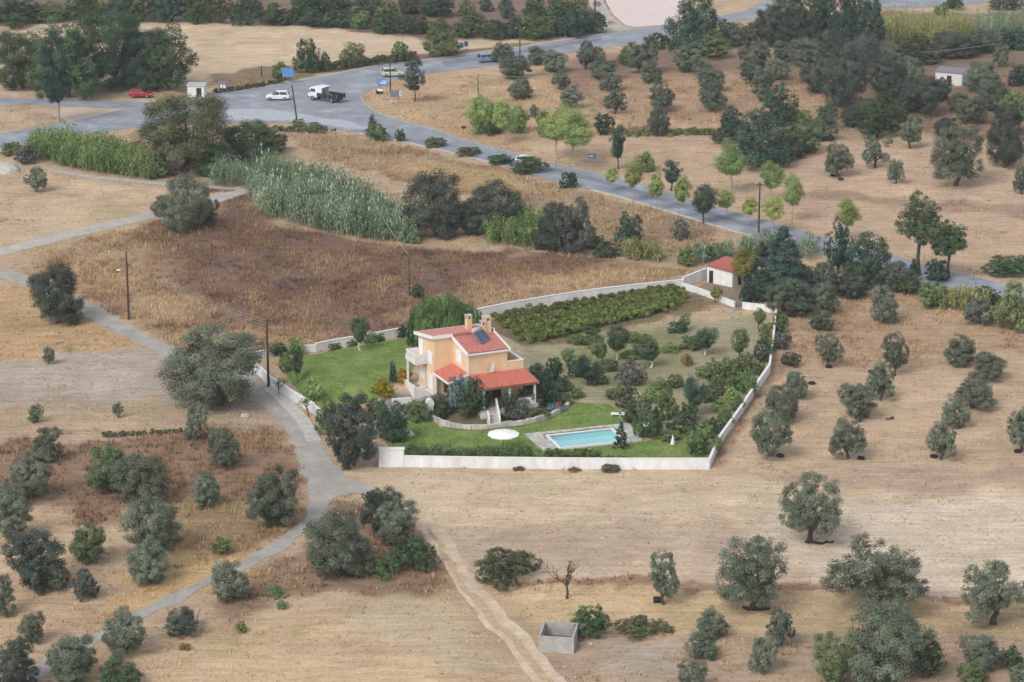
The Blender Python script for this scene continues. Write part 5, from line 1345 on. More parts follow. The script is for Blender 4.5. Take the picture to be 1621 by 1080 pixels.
pt = P3(885, 652); o = MB(); o.tube([(0,0,0),(0,0,.3),(0,0,.75)], [.16,.2,.22], 12); o = o.build('terracotta_jar', 'pot_red', None, (pt.x,pt.y,.3)); tag(o, 'red jar on the right part of the curved bed', 'jar')
# garden steps
sx_, sy_ = flat(783, 676, 0); st = empty('garden_steps', (sx_, sy_, 0), R(8), 'stone garden steps with white side walls up to the porch', 'steps')
for i in range(8): mb = MB(); mb.box(-.5,.5,.38*i,.38*i+.45,-.2,.16*(i+1), b=.015); mb.build('step', 'stone_pale', st)
for s in (-1, 1):
    mb = MB(); y1 = 1.2 if s < 0 else 3.1
    mb.loft([[(s*.58-.09,0,-.2),(s*.58+.09,0,-.2),(s*.58+.09,0,.95),(s*.58-.09,0,.95)], [(s*.58-.09,y1,-.2),(s*.58+.09,y1,-.2),(s*.58+.09,y1,.95+.42*y1),(s*.58-.09,y1,.95+.42*y1)]]); mb.build('side_wall', 'render_white', st)
# pool
sheet('pool_deck_base', DECK, 'concrete_pale', .03, .9, hole=POOL)
dk = bpy.data.objects['pool_deck_base']
PE = np.array(DECK); 
def bil(Q, s, t): return (Q[0]*(1-s)+Q[1]*s)*(1-t) + (Q[3]*(1-s)+Q[2]*s)*t
POOLX = POOL + (POOL-POOL.mean(0))*np.array([.05,.09])
nu, nv_ = 20, 9; rg = np.random.default_rng(31); G = np.zeros((nv_+1, nu+1, 2))
for j in range(nv_+1):
    for i in range(nu+1):
        s = (i + (rg.uniform(-.28,.28) if 0 < i < nu else 0))/nu; t = (j + (rg.uniform(-.28,.28) if 0 < j < nv_ else 0))/nv_; G[j,i] = bil(PE, s, t)
for j in range(nv_):
    for i in range(nu):
        q = np.array([G[j,i], G[j,i+1], G[j+1,i+1], G[j+1,i]]); c = q.mean(0); q = c + (q-c)*.93
        if min(pdist(q[:,0], q[:,1], POOLX).min(), float(pdist(np.array([c[0]]), np.array([c[1]]), POOLX)[0])) < .02: continue
        h = .062+rg.uniform(0,.012); mb = MB(); mb.prism([tuple(p) for p in q], .02, h); mb.build('paving_stone', ('stone_pale','stone_white','concrete_pale')[rg.integers(3)], dk)
pool = empty('swimming_pool', (*POOL.mean(0), 0), 0, 'small rectangular turquoise swimming pool with pale paved edge', 'swimming pool'); pc = POOL.mean(0)
loc = [tuple(p-pc) for p in POOL]; out_ = [tuple((p-pc)*np.array([1.05,1.05])+np.sign(p-pc)*.12) for p in POOL]
mb = MB()
for i in range(4):
    a, b = loc[i], loc[(i+1)%4]; A2, B2 = out_[i], out_[(i+1)%4]
    mb.loft([[(a[0],a[1],-.15),(b[0],b[1],-.15),(B2[0],B2[1],-.15),(A2[0],A2[1],-.15)], [(a[0],a[1],.085),(b[0],b[1],.085),(B2[0],B2[1],.085),(A2[0],A2[1],.085)]])
mb.build('coping', 'trim_white', pool)
mb = MB(); n = 4; mb.add([(x,y,-.75) for x,y in loc]+[(x,y,.02) for x,y in loc], [(0,1,2,3)]+[(i,(i+1)%4,4+(i+1)%4,4+i) for i in range(4)])
ob = mb.build('basin', 'pool_tile', pool)
def water_mat():
    m, t, o = new_mat('pool_water'); L = t.links
    tr = N(t, 'ShaderNodeBsdfTransparent'); tr.inputs[0].default_value = (.94,.995,1.0,1); g = N(t, 'ShaderNodeBsdfGlossy', Roughness=.04); fr = N(t, 'ShaderNodeFresnel', IOR=1.33)
    tc = N(t, 'ShaderNodeTexCoord'); n_ = N(t, 'ShaderNodeTexNoise', Scale=3.0, Detail=3.0); L.new(tc.outputs['Object'], n_.inputs['Vector']); bp = N(t, 'ShaderNodeBump', Strength=.15, Distance=.05); L.new(n_.outputs['Fac'], bp.inputs['Height'])
    L.new(bp.outputs[0], g.inputs['Normal']); L.new(bp.outputs[0], fr.inputs['Normal'])
    ms = N(t, 'ShaderNodeMixShader'); L.new(fr.outputs[0], ms.inputs[0]); L.new(tr.outputs[0], ms.inputs[1]); L.new(g.outputs[0], ms.inputs[2]); L.new(ms.outputs[0], o.inputs[0]); return m
M['water'] = water_mat()
mb = MB(); mb.add([(x*.999,y*.999,-.07) for x,y in loc], [(0,1,2,3)]); wo_ = mb.build('water', 'water', pool)
if wo_.data.polygons[0].normal.z < 0: wo_.data.flip_normals()
for k in range(3):
    p = np.array(loc[0])*.86 + np.array(loc[1])*.14; d = (np.array(loc[1])-np.array(loc[0])); d /= np.hypot(*d); e2 = (np.array(loc[3])-np.array(loc[0])); e2 /= np.hypot(*e2)
    b0 = np.array(loc[0])*.9+np.array(loc[3])*.1+d*.02; q = [b0, b0+d*(.45+.4*k), b0+d*(.45+.4*k)+e2*2.2, b0+e2*2.2]
    mb = MB(); mb.prism([tuple(v) for v in q], -.74+k*.004, -.2-.16*k); mb.build('pool_step', 'pool_tile', pool)
# parasol
ux, uy = flat(797, 716, 0); par = empty('parasol', (ux, uy, 0), R(10), 'large open white parasol on the lawn left of the pool', 'parasol')
rings = [[(r*math.cos(t*math.pi/5), r*math.sin(t*math.pi/5), z) for t in range(10)] for r, z in ((.05,2.38),(.8,2.24),(1.68,2.02),(1.68,1.92))]
mb = MB(); mb.loft(rings[::-1], cap=False); mb.loft([[(x*.995,y*.995,z-.012) for x,y,z in r] for r in rings[::-1]], cap=False); mb.build('canopy', 'canvas', par)
mb = MB(); mb.tube([(0,0,0),(0,0,2.4)], .03, 8); mb.build('pole', 'tan_wood', par)
mb = MB()
for t in range(10): mb.tube([(0,0,2.3),(1.6*math.cos(t*math.pi/5),1.6*math.sin(t*math.pi/5),1.98)], .012, 4)
mb.build('ribs', 'tan_wood', par)
mb = MB(); mb.box(-.3,.3,-.3,.3,.02,.12,b=.03); mb.build('base', 'concrete', par)
fx, fy = flat(1065, 705, 0); fp = empty('folded_parasol', (fx, fy, 0), 0, 'small folded white parasol near the round clipped bush', 'parasol')
mb = MB(); mb.tube([(0,0,.1),(0,0,.14),(0,0,.6),(0,0,1.2)], [.26,.27,.16,.02], 10); mb.build('canopy', 'canvas', fp)
mb = MB(); mb.tube([(0,0,0),(0,0,1.3)], .025, 6); mb.build('pole', 'tan_wood', fp)
def lounger(px, py, rz, label):
    x, y = flat(px, py, 0); e = empty('sun_lounger', (x, y, 0), rz, label, 'sun lounger')
    mb = MB(); mb.box(-.33,.33,-.2,.95,.3,.38,b=.02); mb.build('seat', 'trim_white', e)
    mb = MB(); mb.loft([[(-.33,-.22,.32),(.33,-.22,.32),(.33,-.2,.4),(-.33,-.2,.4)], [(-.33,-.75,.7),(.33,-.75,.7),(.33,-.73,.78),(-.33,-.73,.78)]]); mb.build('backrest', 'trim_white', e)
    for s in (-.28,.28):
        for yy in (-.15,.85): mb = MB(); mb.tube([(s,yy,.02),(s,yy,.31)], .03, 6); mb.build('leg', 'trim_white', e)
lounger(981, 660, R(80), 'white sun lounger on the grass behind the pool'); lounger(993, 661, R(70), 'white sun lounger beside the bushy corner shrub')
rp = P3(648, 690); mb = MB(); mb.loft([[(.55*math.cos(t)*(1+.12*math.sin(3*t)), .4*math.sin(t), -.05) for t in np.linspace(0,5.6,9)], [(.5*math.cos(t), .36*math.sin(t), .3) for t in np.linspace(0,5.6,9)], [(.2*math.cos(t), .15*math.sin(t), .62) for t in np.linspace(0,5.6,9)]])
o = mb.build('white_boulder', 'stone_white', None, rp); tag(o, 'white rock on the lawn beside the clipped round bush', 'rock')
# planter low wall by the yellow bushes
lw = P3(636, 640); o = MB().box(-1.1,1.1,-.15,.15,-.3,.7,b=.02).build('low_planter_wall', 'render_white', None, lw); o.rotation_euler.z = R(14); tag(o, 'short low white wall below the yellow flowering bushes', 'wall')

# ================================================================== SHED, HUTS, TANK
def hut_frame(px, py, ang, label, name, z=0.0): return empty(name, P3(px, py), ang, label, 'shed')
sh = empty('shed', P3(1119, 446.5), R(-41), 'small white shed with red roof at the back of the garden', 'shed')
mb = MB(); mb.loft([[(0,0,-.2),(4.0,0,-.2),(4.0,0,1.95),(0,0,2.15)], [(0,3.9,-.2),(4.0,3.9,-.2),(4.0,3.9,2.2),(0,3.9,2.4)]]); mb.build('wall', 'render_white', sh)
def corr(name, mat, A, B, C, D, parent, pitch=.2): return tiled(name, mat, A, B, C, D, pitch, .03, .07, parent)
corr('roof', 'shed_roof', (-.12,4.1,2.56), (4.15,4.1,2.36), (4.15,-.2,2.03), (-.12,-.2,2.23), sh)
d_ = MB().box(.35,.98,-.035,-.004,.0,1.62).build('door', 'dark_metal', sh); MB().box(.45,.88,-.045,-.036,.75,1.5).build('door_panel', 'glass', d_)
MB().box(4.004,4.04,1.2,1.9,.1,1.6).build('side_door', 'dark_metal', sh)
kx = P3(297, 154); ki = empty('kiosk', kx, R(-6), 'tiny white roadside kiosk with dark doorway beside the junction', 'kiosk')
mb = MB()
mb.box(0,1.7,0,.15,-.1,2.1); mb.box(2.7,3.2,0,.15,-.1,2.1); mb.box(1.7,2.7,0,.15,1.75,2.1); mb.box(0,.15,.154,2.4,-.1,2.1); mb.box(3.05,3.2,.154,2.4,-.1,2.1); mb.box(.152,3.048,2.25,2.4,-.1,2.1); mb.build('wall', 'render_white', ki)
mb = MB(); mb.slab([(-.2,-.2,2.28),(3.4,-.2,2.28),(3.4,2.6,2.36),(-.2,2.6,2.36)], .17); mb.build('roof', 'concrete_pale', ki)
ki.scale = (.88,.88,.9); MB().box(1.72,2.68,.3,.34,0,1.74).build('door', 'dark_metal', ki); MB().box(1.4,4.2,-1.2,-.01,-.1,.08).build('step', 'concrete_pale', ki)
hx = P3(1480, 135); hu = empty('hut', hx, R(-22), 'white hut with flat roof among the olives at upper right', 'hut')
mb = MB(); mb.box(0,4.6,0,3.6,-.2,2.3); mb.build('wall', 'render_white', hu)
mb = MB(); mb.slab([(-.15,-.15,2.42),(4.75,-.15,2.42),(4.75,3.75,2.6),(-.15,3.75,2.6)], .11); mb.build('roof', 'sign_back', hu)
mb = MB(); mb.box(2.0,2.8,-.03,-.004,0,1.8); mb.build('door', 'dark_metal', hu)
tk = empty('water_tank', P3(884, 1022), R(-8), 'open square concrete tank beside the dirt track', 'tank')
mb = MB(); w2, d2, hh = 1.55, 1.75, 1.5
mb.loft([[(-w2,-d2,-.2),(w2,-d2,-.2),(w2,d2,-.2),(-w2,d2,-.2)],[(-w2,-d2,hh),(w2,-d2,hh),(w2,d2,hh),(-w2,d2,hh)]], cap=False)
i_ = .2; mb.add([(-w2,-d2,hh),(w2,-d2,hh),(w2,d2,hh),(-w2,d2,hh),(-w2+i_,-d2+i_,hh),(w2-i_,-d2+i_,hh),(w2-i_,d2-i_,hh),(-w2+i_,d2-i_,hh),(-w2+i_,-d2+i_,.15),(w2-i_,-d2+i_,.15),(w2-i_,d2-i_,.15),(-w2+i_,d2-i_,.15)],
    [(0,1,5,4),(1,2,6,5),(2,3,7,6),(3,0,4,7),(4,5,9,8),(5,6,10,9),(6,7,11,10),(7,4,8,11),(8,9,10,11)])
mb.build('basin', 'concrete', tk)
mb = MB(); mb.box(-w2+.21,w2-.21,-d2+.21,d2-.21,.152,.3); mb.build('dried_mud', 'interior', tk)
for (x, y, r, lab) in ((935,1020,.16,'pale stone beside the concrete tank, right one'),(920,1020,.12,'pale stone beside the concrete tank, left one'),(388,661,.45,'pale boulder under the largest spreading olive'),(895,59,.3,'white rock at the verge of the upper road')):
    rg = np.random.default_rng(int(x)); mb = MB(); mb.loft([[(r*k*math.cos(t)*rg.uniform(.8,1.2), r*k*math.sin(t)*rg.uniform(.7,1.1), r*z) for t in np.linspace(0,5.5,8)] for k, z in ((.9,-.2),(1.1,.3),(.8,.8),(.3,1.05))]); tag(mb.build('boulder', 'stone_pale', None, P3(x, y)), lab, 'rock')
# rubble bank at the left edge of the upper field
rg = np.random.default_rng(8)
rk = P3(8, 272); mb = MB(); mb.loft([[(2.6*k*math.cos(t)*rg.uniform(.85,1.15), 2.4*k*math.sin(t)*rg.uniform(.8,1.15), 1.25*z) for t in np.linspace(0,5.8,12)] for k, z in ((1,-.1),(.85,.5),(.55,.9),(.2,1.05))]); tag(mb.build('rock_outcrop', 'stone_pale', None, rk), 'pale rock outcrop at the left edge below the road', 'rock')

# ================================================================== VEHICLES
def wheel(parent, x, y, r=.31, wd=.2):
    s = 1 if y > 0 else -1; mb = MB()
    mb.tube([(0,-wd/2,0),(0,-wd/2+.03,0),(0,wd/2-.03,0),(0,wd/2,0)], [r*.88,r,r,r*.88], 18); t = mb.build('wheel', 'rubber', parent, (x, y-s*wd*.4, r))
    mb = MB(); mb.tube([(0,s*wd/2*.98,0),(0,s*(wd/2+.012),0)], [r*.62,r*.55], 14); mb.build('rim', 'steel', t); return t
def car(px, py, rz, paint, label, L=3.95, kind='hatch'):
    x, y = flat(px, py, .03); e = empty('car', (x, y, .035), rz, label, 'car'); k = L/4.0
    st = [(-2.0,.45,.80,.70),(-1.93,.32,.93,.79),(-1.5,.25,.97,.84),(-.4,.22,.96,.86),(.9,.24,.93,.86),(1.5,.27,.84,.83),(1.88,.33,.72,.77),(2.0,.42,.60,.66)]
    mb = MB(); mb.loft([[(a*k,-w_*.88,b),(a*k,w_*.88,b),(a*k,w_,b+.12),(a*k,w_,t-.14),(a*k,w_*.93,t),(a*k,-w_*.93,t),(a*k,-w_,t-.14),(a*k,-w_,b+.12)] for a,b,t,w_ in st], smooth=False); mb.build('body', paint, e)
    rx = -1.86 if kind == 'hatch' else -1.5
    def rg_(x0, x1, hw, z): return [(x0*k,-hw,z),(x1*k,-hw,z),(x1*k,hw,z),(x0*k,hw,z)]
    mb = MB(); mb.loft([rg_(rx, 1.0, .76, .93), rg_(rx+.14, .62, .70, 1.22), rg_(rx+.30, .22, .63, 1.43)]); mb.build('windows', 'glass', e)
    mb = MB(); mb.loft([rg_(rx+.28, .26, .645, 1.425), rg_(rx+.32, .18, .63, 1.465), rg_(rx+.5, 0, .5, 1.49)]); mb.build('roof', paint, e)
    for s in (-1, 1):
        mb = MB()
        for (xa, xb, wd) in ((rx+.02, rx+.30, .16), (-.42, -.38, .08), (.95, .24, .07)):
            mb.loft([[(xa*k-wd/2,s*.775,.93),(xa*k+wd/2,s*.775,.93),(xa*k+wd/2,s*.755,.93),(xa*k-wd/2,s*.755,.93)], [(xb*k-wd/2,s*.652,1.44),(xb*k+wd/2,s*.652,1.44),(xb*k+wd/2,s*.632,1.44),(xb*k-wd/2,s*.632,1.44)]])
        mb.build('pillars', paint, e)
        mb = MB(); mb.box(1.80*k,1.96*k,s*.66-.13,s*.66+.13,.56,.70,b=.02); mb.build('headlight', 'lamp_glass', e)
        mb = MB(); mb.box(-1.985*k,-1.90*k,s*.66-.1,s*.66+.1,.68,.90,b=.02); mb.build('tail_light', 'tail_red', e)
        mb = MB(); mb.box(.72*k,.84*k,s*.93-.09,s*.93+.09,.93,1.05,b=.02); mb.build('mirror', paint, e)
        mb = MB(); mb.box(-.12*k,.06*k,s*.865-.012,s*.865+.012,.74,.77); mb.build('door_handle', 'dark_metal', e)
        for wx in (-1.22, 1.24): wheel(e, wx*k, s*.84)
    mb = MB(); mb.box(1.9*k,2.04*k,-.6,.6,.34,.5,b=.03); mb.build('bumper', 'dark_metal', e)
    return e
car(440, 158, R(178), 'car_white', 'white hatchback on the junction left of the truck')
car(621, 121, R(10), 'car_green', 'pale green hatchback waiting behind the verge signs', L=3.8)
car(223, 154, R(-4), 'car_red', 'red hatchback parked on the gravel under the big trees', L=3.8)
car(773, 98, R(22), 'car_blue', 'blue grey car half behind an olive on the upper road')
car(836, 263, R(-38), 'car_white', 'white car half hidden by bank weeds on the lower road')
# flatbed truck
tx, ty = flat(517, 160, .03); tr = empty('flatbed_truck', (tx, ty, .035), R(146), 'white cab flatbed truck with dark dropside body on the junction', 'truck')
mb = MB(); mb.box(-3.1,2.9,-.45,.45,.55,.78); mb.build('chassis', 'dark_metal', tr)
def ring8(x0, x1, hw, z): return [(x0,-hw,z),(x1,-hw,z),(x1,hw,z),(x0,hw,z)]
mb = MB(); mb.loft([ring8(1.3,3.05,.95,.6), ring8(1.3,3.12,.98,1.0), ring8(1.3,3.05,.97,1.45), ring8(1.3,2.7,.86,2.1), ring8(1.34,2.62,.8,2.18)]); cab = mb.build('cab', 'car_white', tr)
mb = MB(); mb.loft([[(3.07,-.78,1.46),(3.07,.78,1.46),(2.76,.70,2.02),(2.76,-.70,2.02)], [(3.04,-.78,1.46),(3.04,.78,1.46),(2.73,.70,2.02),(2.73,-.70,2.02)]]); mb.build('windscreen', 'glass', cab)
for s in (-1,1):
    mb = MB(); mb.add([(1.6,s*.985,1.46),(2.7,s*.985,1.46),(2.5,s*.90,2.0),(1.65,s*.90,2.0)], [(0,1,2,3)]); mb.build('side_window', 'glass', cab)
    mb = MB(); mb.box(3.06,3.15,s*.68-.14,s*.68+.14,.82,1.0,b=.02); mb.build('headlight', 'lamp_glass', cab)
    mb = MB(); mb.box(2.72,2.82,s*1.1-.08,s*1.1+.08,1.35,1.75,b=.02); mb.build('mirror', 'dark_metal', cab)
mb = MB(); mb.box(3.0,3.2,-.95,.95,.45,.66,b=.03); mb.build('bumper', 'dark_metal', tr)
# white canopy behind the cab
mb = MB(); mb.loft([[(-.1,-1.02,2.32),(1.5,-1.02,2.36),(1.5,1.02,2.36),(-.1,1.02,2.32)],[(-.1,-.96,2.4),(1.5,-.96,2.44),(1.5,.96,2.44),(-.1,.96,2.4)]]); mb.box(.2,1.24,-1.02,-.97,1.05,2.318); mb.box(.2,1.24,.97,1.02,1.05,2.318); mb.box(1.2,1.245,-.968,.968,1.05,2.318); mb.build('canopy', 'car_white', tr)
mb = MB(); mb.box(-3.1,1.2,-1.05,1.05,.9,1.0); mb.build('load_bed', 'dark_metal', tr)
for nm, bx_ in (('side_board',(-3.1,1.2,-1.09,-1.04,.85,1.42)),('side_board',(-3.1,1.2,1.04,1.09,.85,1.42)),('tail_board',(-3.16,-3.1,-1.03,1.03,.85,1.5))):
    MB().box(*bx_).build(nm, 'dark_metal', tr)
mb = MB()
for xx in (-3.0,-2.0,-1.0,.0): mb.box(xx-.04,xx+.04,-1.13,-1.092,.8,1.55); mb.box(xx-.04,xx+.04,1.092,1.13,.8,1.55)
mb.build('stakes', 'steel', tr)
rg = np.random.default_rng(4); mb = MB()
for i in range(7): a = rg.uniform(-2.6,.6); b = rg.uniform(-.7,.5); mb.box(a,a+rg.uniform(.3,.7),b,b+rg.uniform(.3,.6),1.002,1.15+rg.uniform(0,.4),b=.03)
mb.build('load', 'steel', tr)
for s in (-1,1):
    for wx in (2.2,-1.7): wheel(tr, wx, s*.95, .42, .26)
    mb = MB(); mb.box(-3.2,-3.14,s*.8-.12,s*.8+.12,.68,.82); mb.build('tail_light', 'tail_red', tr)

# ================================================================== POLES, WIRES, SIGNS
TOPS = {}
def pole(key, px, py, hpx, label, lamp=None, cross=0.0, lean=0.0, r=.13, mat='wood_pole', crz=0.0):
    p = P3(px, py); H = hpx/(ppm(px, py)*.955); e = empty('utility_pole', p, crz, label, 'pole', 'poles along the roads and lanes')
    mb = MB(); mb.tube([(0,0,-.3),(lean*.5,0,H*.5),(lean,0,H)], [r*1.15, r, r*.75], 9); mb.build('pole', mat, e)
    if cross:
        mb = MB(); mb.box(lean-cross,lean+cross,-.07,.07,H-.45,H-.32); c = mb.build('crossarm', mat, e)
        for s in (-.9,0,.9): mb = MB(); mb.tube([(lean+s*cross,0,H-.318),(lean+s*cross,0,H-.25),(lean+s*cross,0,H-.16)], [.05,.06,.03], 7); mb.build('insulator', 'trim_white', c)
    if lamp:
        mb = MB(); mb.tube([(0,0,H*lamp),(-.5,0,H*lamp+.12),(-.75,0,H*lamp+.12)], .03, 6); a = mb.build('lamp_arm', 'steel', e)
        mb = MB(); mb.tube([(-.72,0,H*lamp+.12),(-.85,0,H*lamp+.12),(-1.2,0,H*lamp+.08),(-1.3,0,H*lamp+.08)], [.05,.12,.1,.03], 8); mb.build('lamp_head', 'lamp_glass', a)
    c, s = math.cos(crz), math.sin(crz); TOPS[key] = p + Vector((lean*c, lean*s, H)); return e
pole('a', 204, 506, 106, 'dark pole with street lamp beside the upper lane', lamp=.72)
pole('b', 425, 612, 106, 'dark pole with street lamp at the lane wall corner', lamp=.66)
pole('c', 648, 468, 64, 'thin pole in the brown field behind the willow', r=.07)
pole('d', 471, 197, 60, 'leaning dark pole at the near edge of the junction', lean=-.75, r=.12)
pole('e', 618, 145, 52, 'dark pole beside the blue direction signs', r=.11)
pole('f', 823, 100, 56, 'pole with crossarm on the upper road', cross=.8, r=.11)
pole('g', 1201, 368, 78, 'tall black pole with small arm by the lower road', cross=.55, r=.12)
pole('h', 942, 18, 44, 'dark pole at the entrance of the paved yard', r=.14)
pole('i', 1183, 98, 27, 'thin grey pole carrying the wire through the olive grove', r=.06, mat='sign_back')
pole('j', 757, 176, 56, 'dark post carrying the wire behind the pale roadside cluster', r=.08)
pole('k', 1573, 104, 28, 'short pole on the bare earth at the upper right', r=.08)
pole('l', 414, 121, 16, 'short wooden post at the stubble field corner', r=.12)
def wire(name, a, b, sag, label, r=.018):
    a = Vector(a); b = Vector(b); n = 16; mb = MB(); mb.tube([tuple(a.lerp(b, i/n) - Vector((0,0,sag*4*(i/n)*(1-i/n)))) for i in range(n+1)], r, 4); return tag(mb.build('overhead_wire', 'wire'), label, 'wire', 'overhead wires')
up = lambda v, x=0, z=0: v + Vector((x, 0, z))
wire('w', up(TOPS['j'],0,-.1), up(TOPS['i'],0,-.1), 2.2, 'pale wire sagging across the roadside olive grove', r=.03)
wire('w', up(TOPS['i'],0,-.1), up(TOPS['k'],0,.6), 1.8, 'pale wire crossing the upper right wood', r=.025)
ordn = ['lowest','second lowest','second highest','highest']
far = TOPS['a'] + (TOPS['a']-TOPS['b'])*.9
for i in range(4):
    z = -1.1+.32*i
    wire('w', up(TOPS['a'],0,z), up(TOPS['b'],0,z), .9, ordn[i]+' wire between the two lamp poles along the lane', r=.016)
    wire('w', up(TOPS['a'],0,z), up(far,0,z), .9, ordn[i]+' wire leaving the upper lamp pole to the left', r=.016)
wp = P3(588, 372); wire('w', up(TOPS['c'],0,-.05), (wp.x, wp.y, 5.0), .5, 'pale wire from the thin field pole into the canes', r=.03)
def sign(name, px, py, label, wd, ht, z0, mat, rz=0.0, posts=(0,), back='sign_back', arrow=None, shape='rect', tilt=0.0):
    p = P3(px, py); e = empty(name, p, rz, label, 'road sign'); hw = wd/2
    for x in posts: mb = MB(); mb.tube([(x*hw,.05,-.2),(x*hw+tilt*.5,.05,z0+ht*.9)], .035, 7); mb.build('post', 'steel', e)
    if shape == 'arrow': o = [(-hw,0),(hw-ht*.5,0),(hw,ht/2),(hw-ht*.5,ht),(-hw,ht)]
    elif shape == 'disc': o = [(hw*math.cos(t*math.pi/8), ht/2+ht/2*math.sin(t*math.pi/8)) for t in range(16)]
    else: o = [(-hw,0),(hw,0),(hw,ht),(-hw,ht)]
    mb = MB(); mb.loft([[(x+tilt*(z/ht),.02,z0+z) for x,z in o], [(x+tilt*(z/ht),-.01,z0+z) for x,z in o]]); b = mb.build('panel', back, e)
    cx = sum(q[0] for q in o)/len(o); cz = sum(q[1] for q in o)/len(o)
    mb = MB(); mb.add([(cx+(x-cx)*.95+tilt*(z/ht),-.014,z0+cz+(z-cz)*.93) for x,z in o], [tuple(range(len(o)))]); mb.build('sign_face', mat, b)
    if arrow:
        mb = MB()
        for (pts) in arrow: mb.add([(x*hw,-.018,z0+z*ht) for x,z in pts], [tuple(range(len(pts)))])
        mb.build('marking', 'trim_white', b)
    return e
bars = [[(-.7,.68),(.5,.68),(.5,.76),(-.7,.76)], [(-.7,.42),(.3,.42),(.3,.5),(-.7,.5)], [(-.6,.18),(.4,.18),(.4,.25),(-.6,.25)]]
sign('road_sign', 457, 132, 'large tilted blue road sign on two posts at the junction', 2.1, 1.6, 1.05, 'sign_blue', R(-12), (-.75,.75), tilt=-.25)
sign('direction_sign', 607, 150, 'blue direction panel on the verge, left of the pole', 1.9, 1.2, 1.5, 'sign_blue', R(-14), (-.5,.6), tilt=-.3, arrow=[[(-.6,.3),(.5,.3),(.5,.45),(-.6,.45)],[(-.2,.6),(.6,.6),(.6,.72),(-.2,.72)]])
sign('arrow_sign', 602, 152, 'small white arrow board below the blue direction panel', 1.1, .34, .8, 'trim_white', R(-25), (0,), shape='arrow')
sign('arrow_sign', 622, 166, 'white arrow board low in the verge grass', 1.0, .3, .5, 'trim_white', R(30), (0,), shape='arrow')
sign('arrow_sign', 628, 166, 'grey backed arrow sign with blue and white tip on the verge', 2.0, 1.1, 1.3, 'sign_back', R(10), (-.5,.4), shape='arrow', arrow=[[(.45,.1),(.72,.1),(.95,.5),(.72,.9),(.45,.9)]])
mbp = P3(628,166); o = MB(); o.add([(.62,-.03,1.6),(.74,-.03,1.6),(.86,-.03,1.85),(.74,-.03,2.1),(.62,-.03,2.1)], [(0,1,2,3,4)]); ob = o.build('arrow_mark', 'sign_blue', bpy.data.objects['arrow_sign.002'])
sign('road_sign', 731, 84, 'left of two small blue signs by the upper road', .7, .9, 1.0, 'sign_blue', R(-5))
sign('road_sign', 738, 83, 'right of two small blue signs by the upper road', .7, .9, 1.1, 'sign_dark_blue', R(-5))
sign('road_sign', 937, 267, 'small blue place sign on the verge of the lower road', 1.2, .62, 1.6, 'sign_dark_blue', R(-8), (.4,), tilt=.0, arrow=[[(-.7,.4),(.3,.4),(.3,.58),(-.7,.58)]])
sign('road_sign', 734, 214, 'dark backed round sign at the near verge of the junction', .8, .5, 1.0, 'interior', R(5), (0,), back='interior', shape='disc')
nb = sign('notice_board', 353, 148, 'grey notice board beside the white kiosk', 1.4, 1.4, .8, 'sign_back', R(-8), (-.8,.8), arrow=[[(-.6,.12),(-.15,.12),(-.15,.5),(-.6,.5)],[(.1,.1),(.6,.1),(.6,.45),(.1,.45)]])
# fence posts
for i, (x, y, h) in enumerate(((1253,1027,22),(1262,1030,9),(848,258,9),(740,152,10),(880,264,9))):
    p = P3(x, y); mb = MB(); mb.tube([(0,0,-.2),(0,0,h/ppm(x,y))], [.05,.04], 6)
    tag(mb.build('fence_post', 'tan_wood', None, p), ['thin fence post beside the round foreground olive','stubby fence post in the foreground ditch','fence post on the verge behind the half hidden white car','fence post in the straw at the junction verge','fence post under the bright roadside pair'][i], 'post')
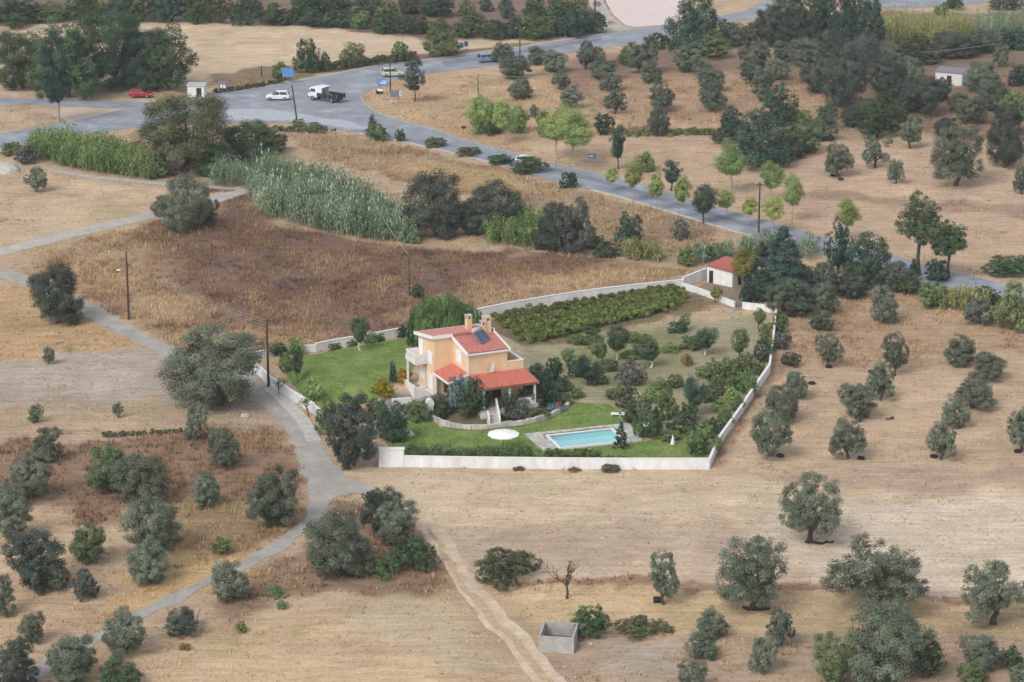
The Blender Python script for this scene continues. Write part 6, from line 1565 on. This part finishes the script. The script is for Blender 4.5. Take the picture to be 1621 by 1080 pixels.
# tyres and black plastic under the olives
def tyre(px, py, label, r=.3, rz=0.0):
    mb = MB(); rings = []
    for t in range(18):
        a = t*math.pi/9; rings.append([((r+.13*math.cos(b*math.pi/4))*math.cos(a), (r+.13*math.cos(b*math.pi/4))*math.sin(a), .13+.13*math.sin(b*math.pi/4)) for b in range(8)])
    rings.append(rings[0]); mb.loft(rings, cap=False, smooth=True); o = mb.build('tyre', 'rubber', None, P3(px, py)); tag(o, label, 'tyre', 'old tyres under the olives')
for a in ((1235,723,'tyre beside the big round olive at the right wall'),(1363,727,'tyre beside the lowest middle column olive'),(1478,724,'tyre beside the lowest leaning right column olive'),(1611,716,'tyre beside the olive at the right edge'),(1312,582,'tyre ring round the olive near the far wall corner'),(1331,285,'tyre under the olive by the lower road'),(1319,279,'half hidden tyre left of the lower road olive'),(1540,642,'tyre under the wide olive of the right column'),(1285,608,'dark tyre in the weeds above the small wall olive'),(1380,590,'tyre near the narrow olive of the middle column')): tyre(*a)
def drum(px, py, label):
    mb = MB(); mb.tube([(-.45,0,.28),(-.43,0,.28),(.43,0,.28),(.45,0,.28)], [.26,.3,.3,.26], 14); tag(mb.build('drum', 'rubber', None, P3(px, py)), label, 'drum')
drum(1042, 954, 'black drum lying beside the small foreground olive')
def plastic(px, py, L, label, rz=0.0, wd=.5):
    rg = np.random.default_rng(int(px)); mb = MB(); n = 9; rings = []
    for i in range(n):
        t = i/(n-1); x = (t-.5)*L; w_ = wd*(math.sin(math.pi*(.08+.84*t)))*rg.uniform(.75,1.2); h = .2*rg.uniform(.3,1.5); yo = rg.normal(0,.2)
        rings.append([(x,yo-w_,-.03),(x,yo-w_*.5,h*.8),(x,yo,h),(x,yo+w_*.5,h*.7),(x,yo+w_,-.03)])
    mb.loft(rings); o = mb.build('black_netting', 'black_sheet', None, P3(px, py)); o.rotation_euler.z = rz; tag(o, label, 'netting')
plastic(1297, 859, 2.7, 'rolled black netting at the foot of the pale field olive', R(-8), .4); plastic(1198, 965, 2.4, 'rolled black netting under the left of the big foreground olives', R(5), .6); plastic(1411, 663, 1.3, 'black strip of netting between the olive columns', R(55), .3); plastic(1545, 984, .7, 'scrap of black netting beside the forked trunk olive', 0, .25)

# ================================================================== HAZE
HAZE = 0.00014
if HAZE:
    mb = MB(); mb.box(-900,900,-60,1500,-4,110); hz = mb.build('haze', None); tag(hz, kind='stuff')
    m = bpy.data.materials.new('haze_air'); m.use_nodes = True; t = m.node_tree; t.nodes.clear(); o_ = t.nodes.new('ShaderNodeOutputMaterial'); v = t.nodes.new('ShaderNodeVolumePrincipled')
    v.inputs['Color'].default_value = (.86,.9,.95,1); v.inputs['Density'].default_value = HAZE; v.inputs['Anisotropy'].default_value = .2
    t.links.new(v.outputs[0], o_.inputs['Volume']); hz.data.materials.append(m)
    sc.cycles.volume_bounces = 0
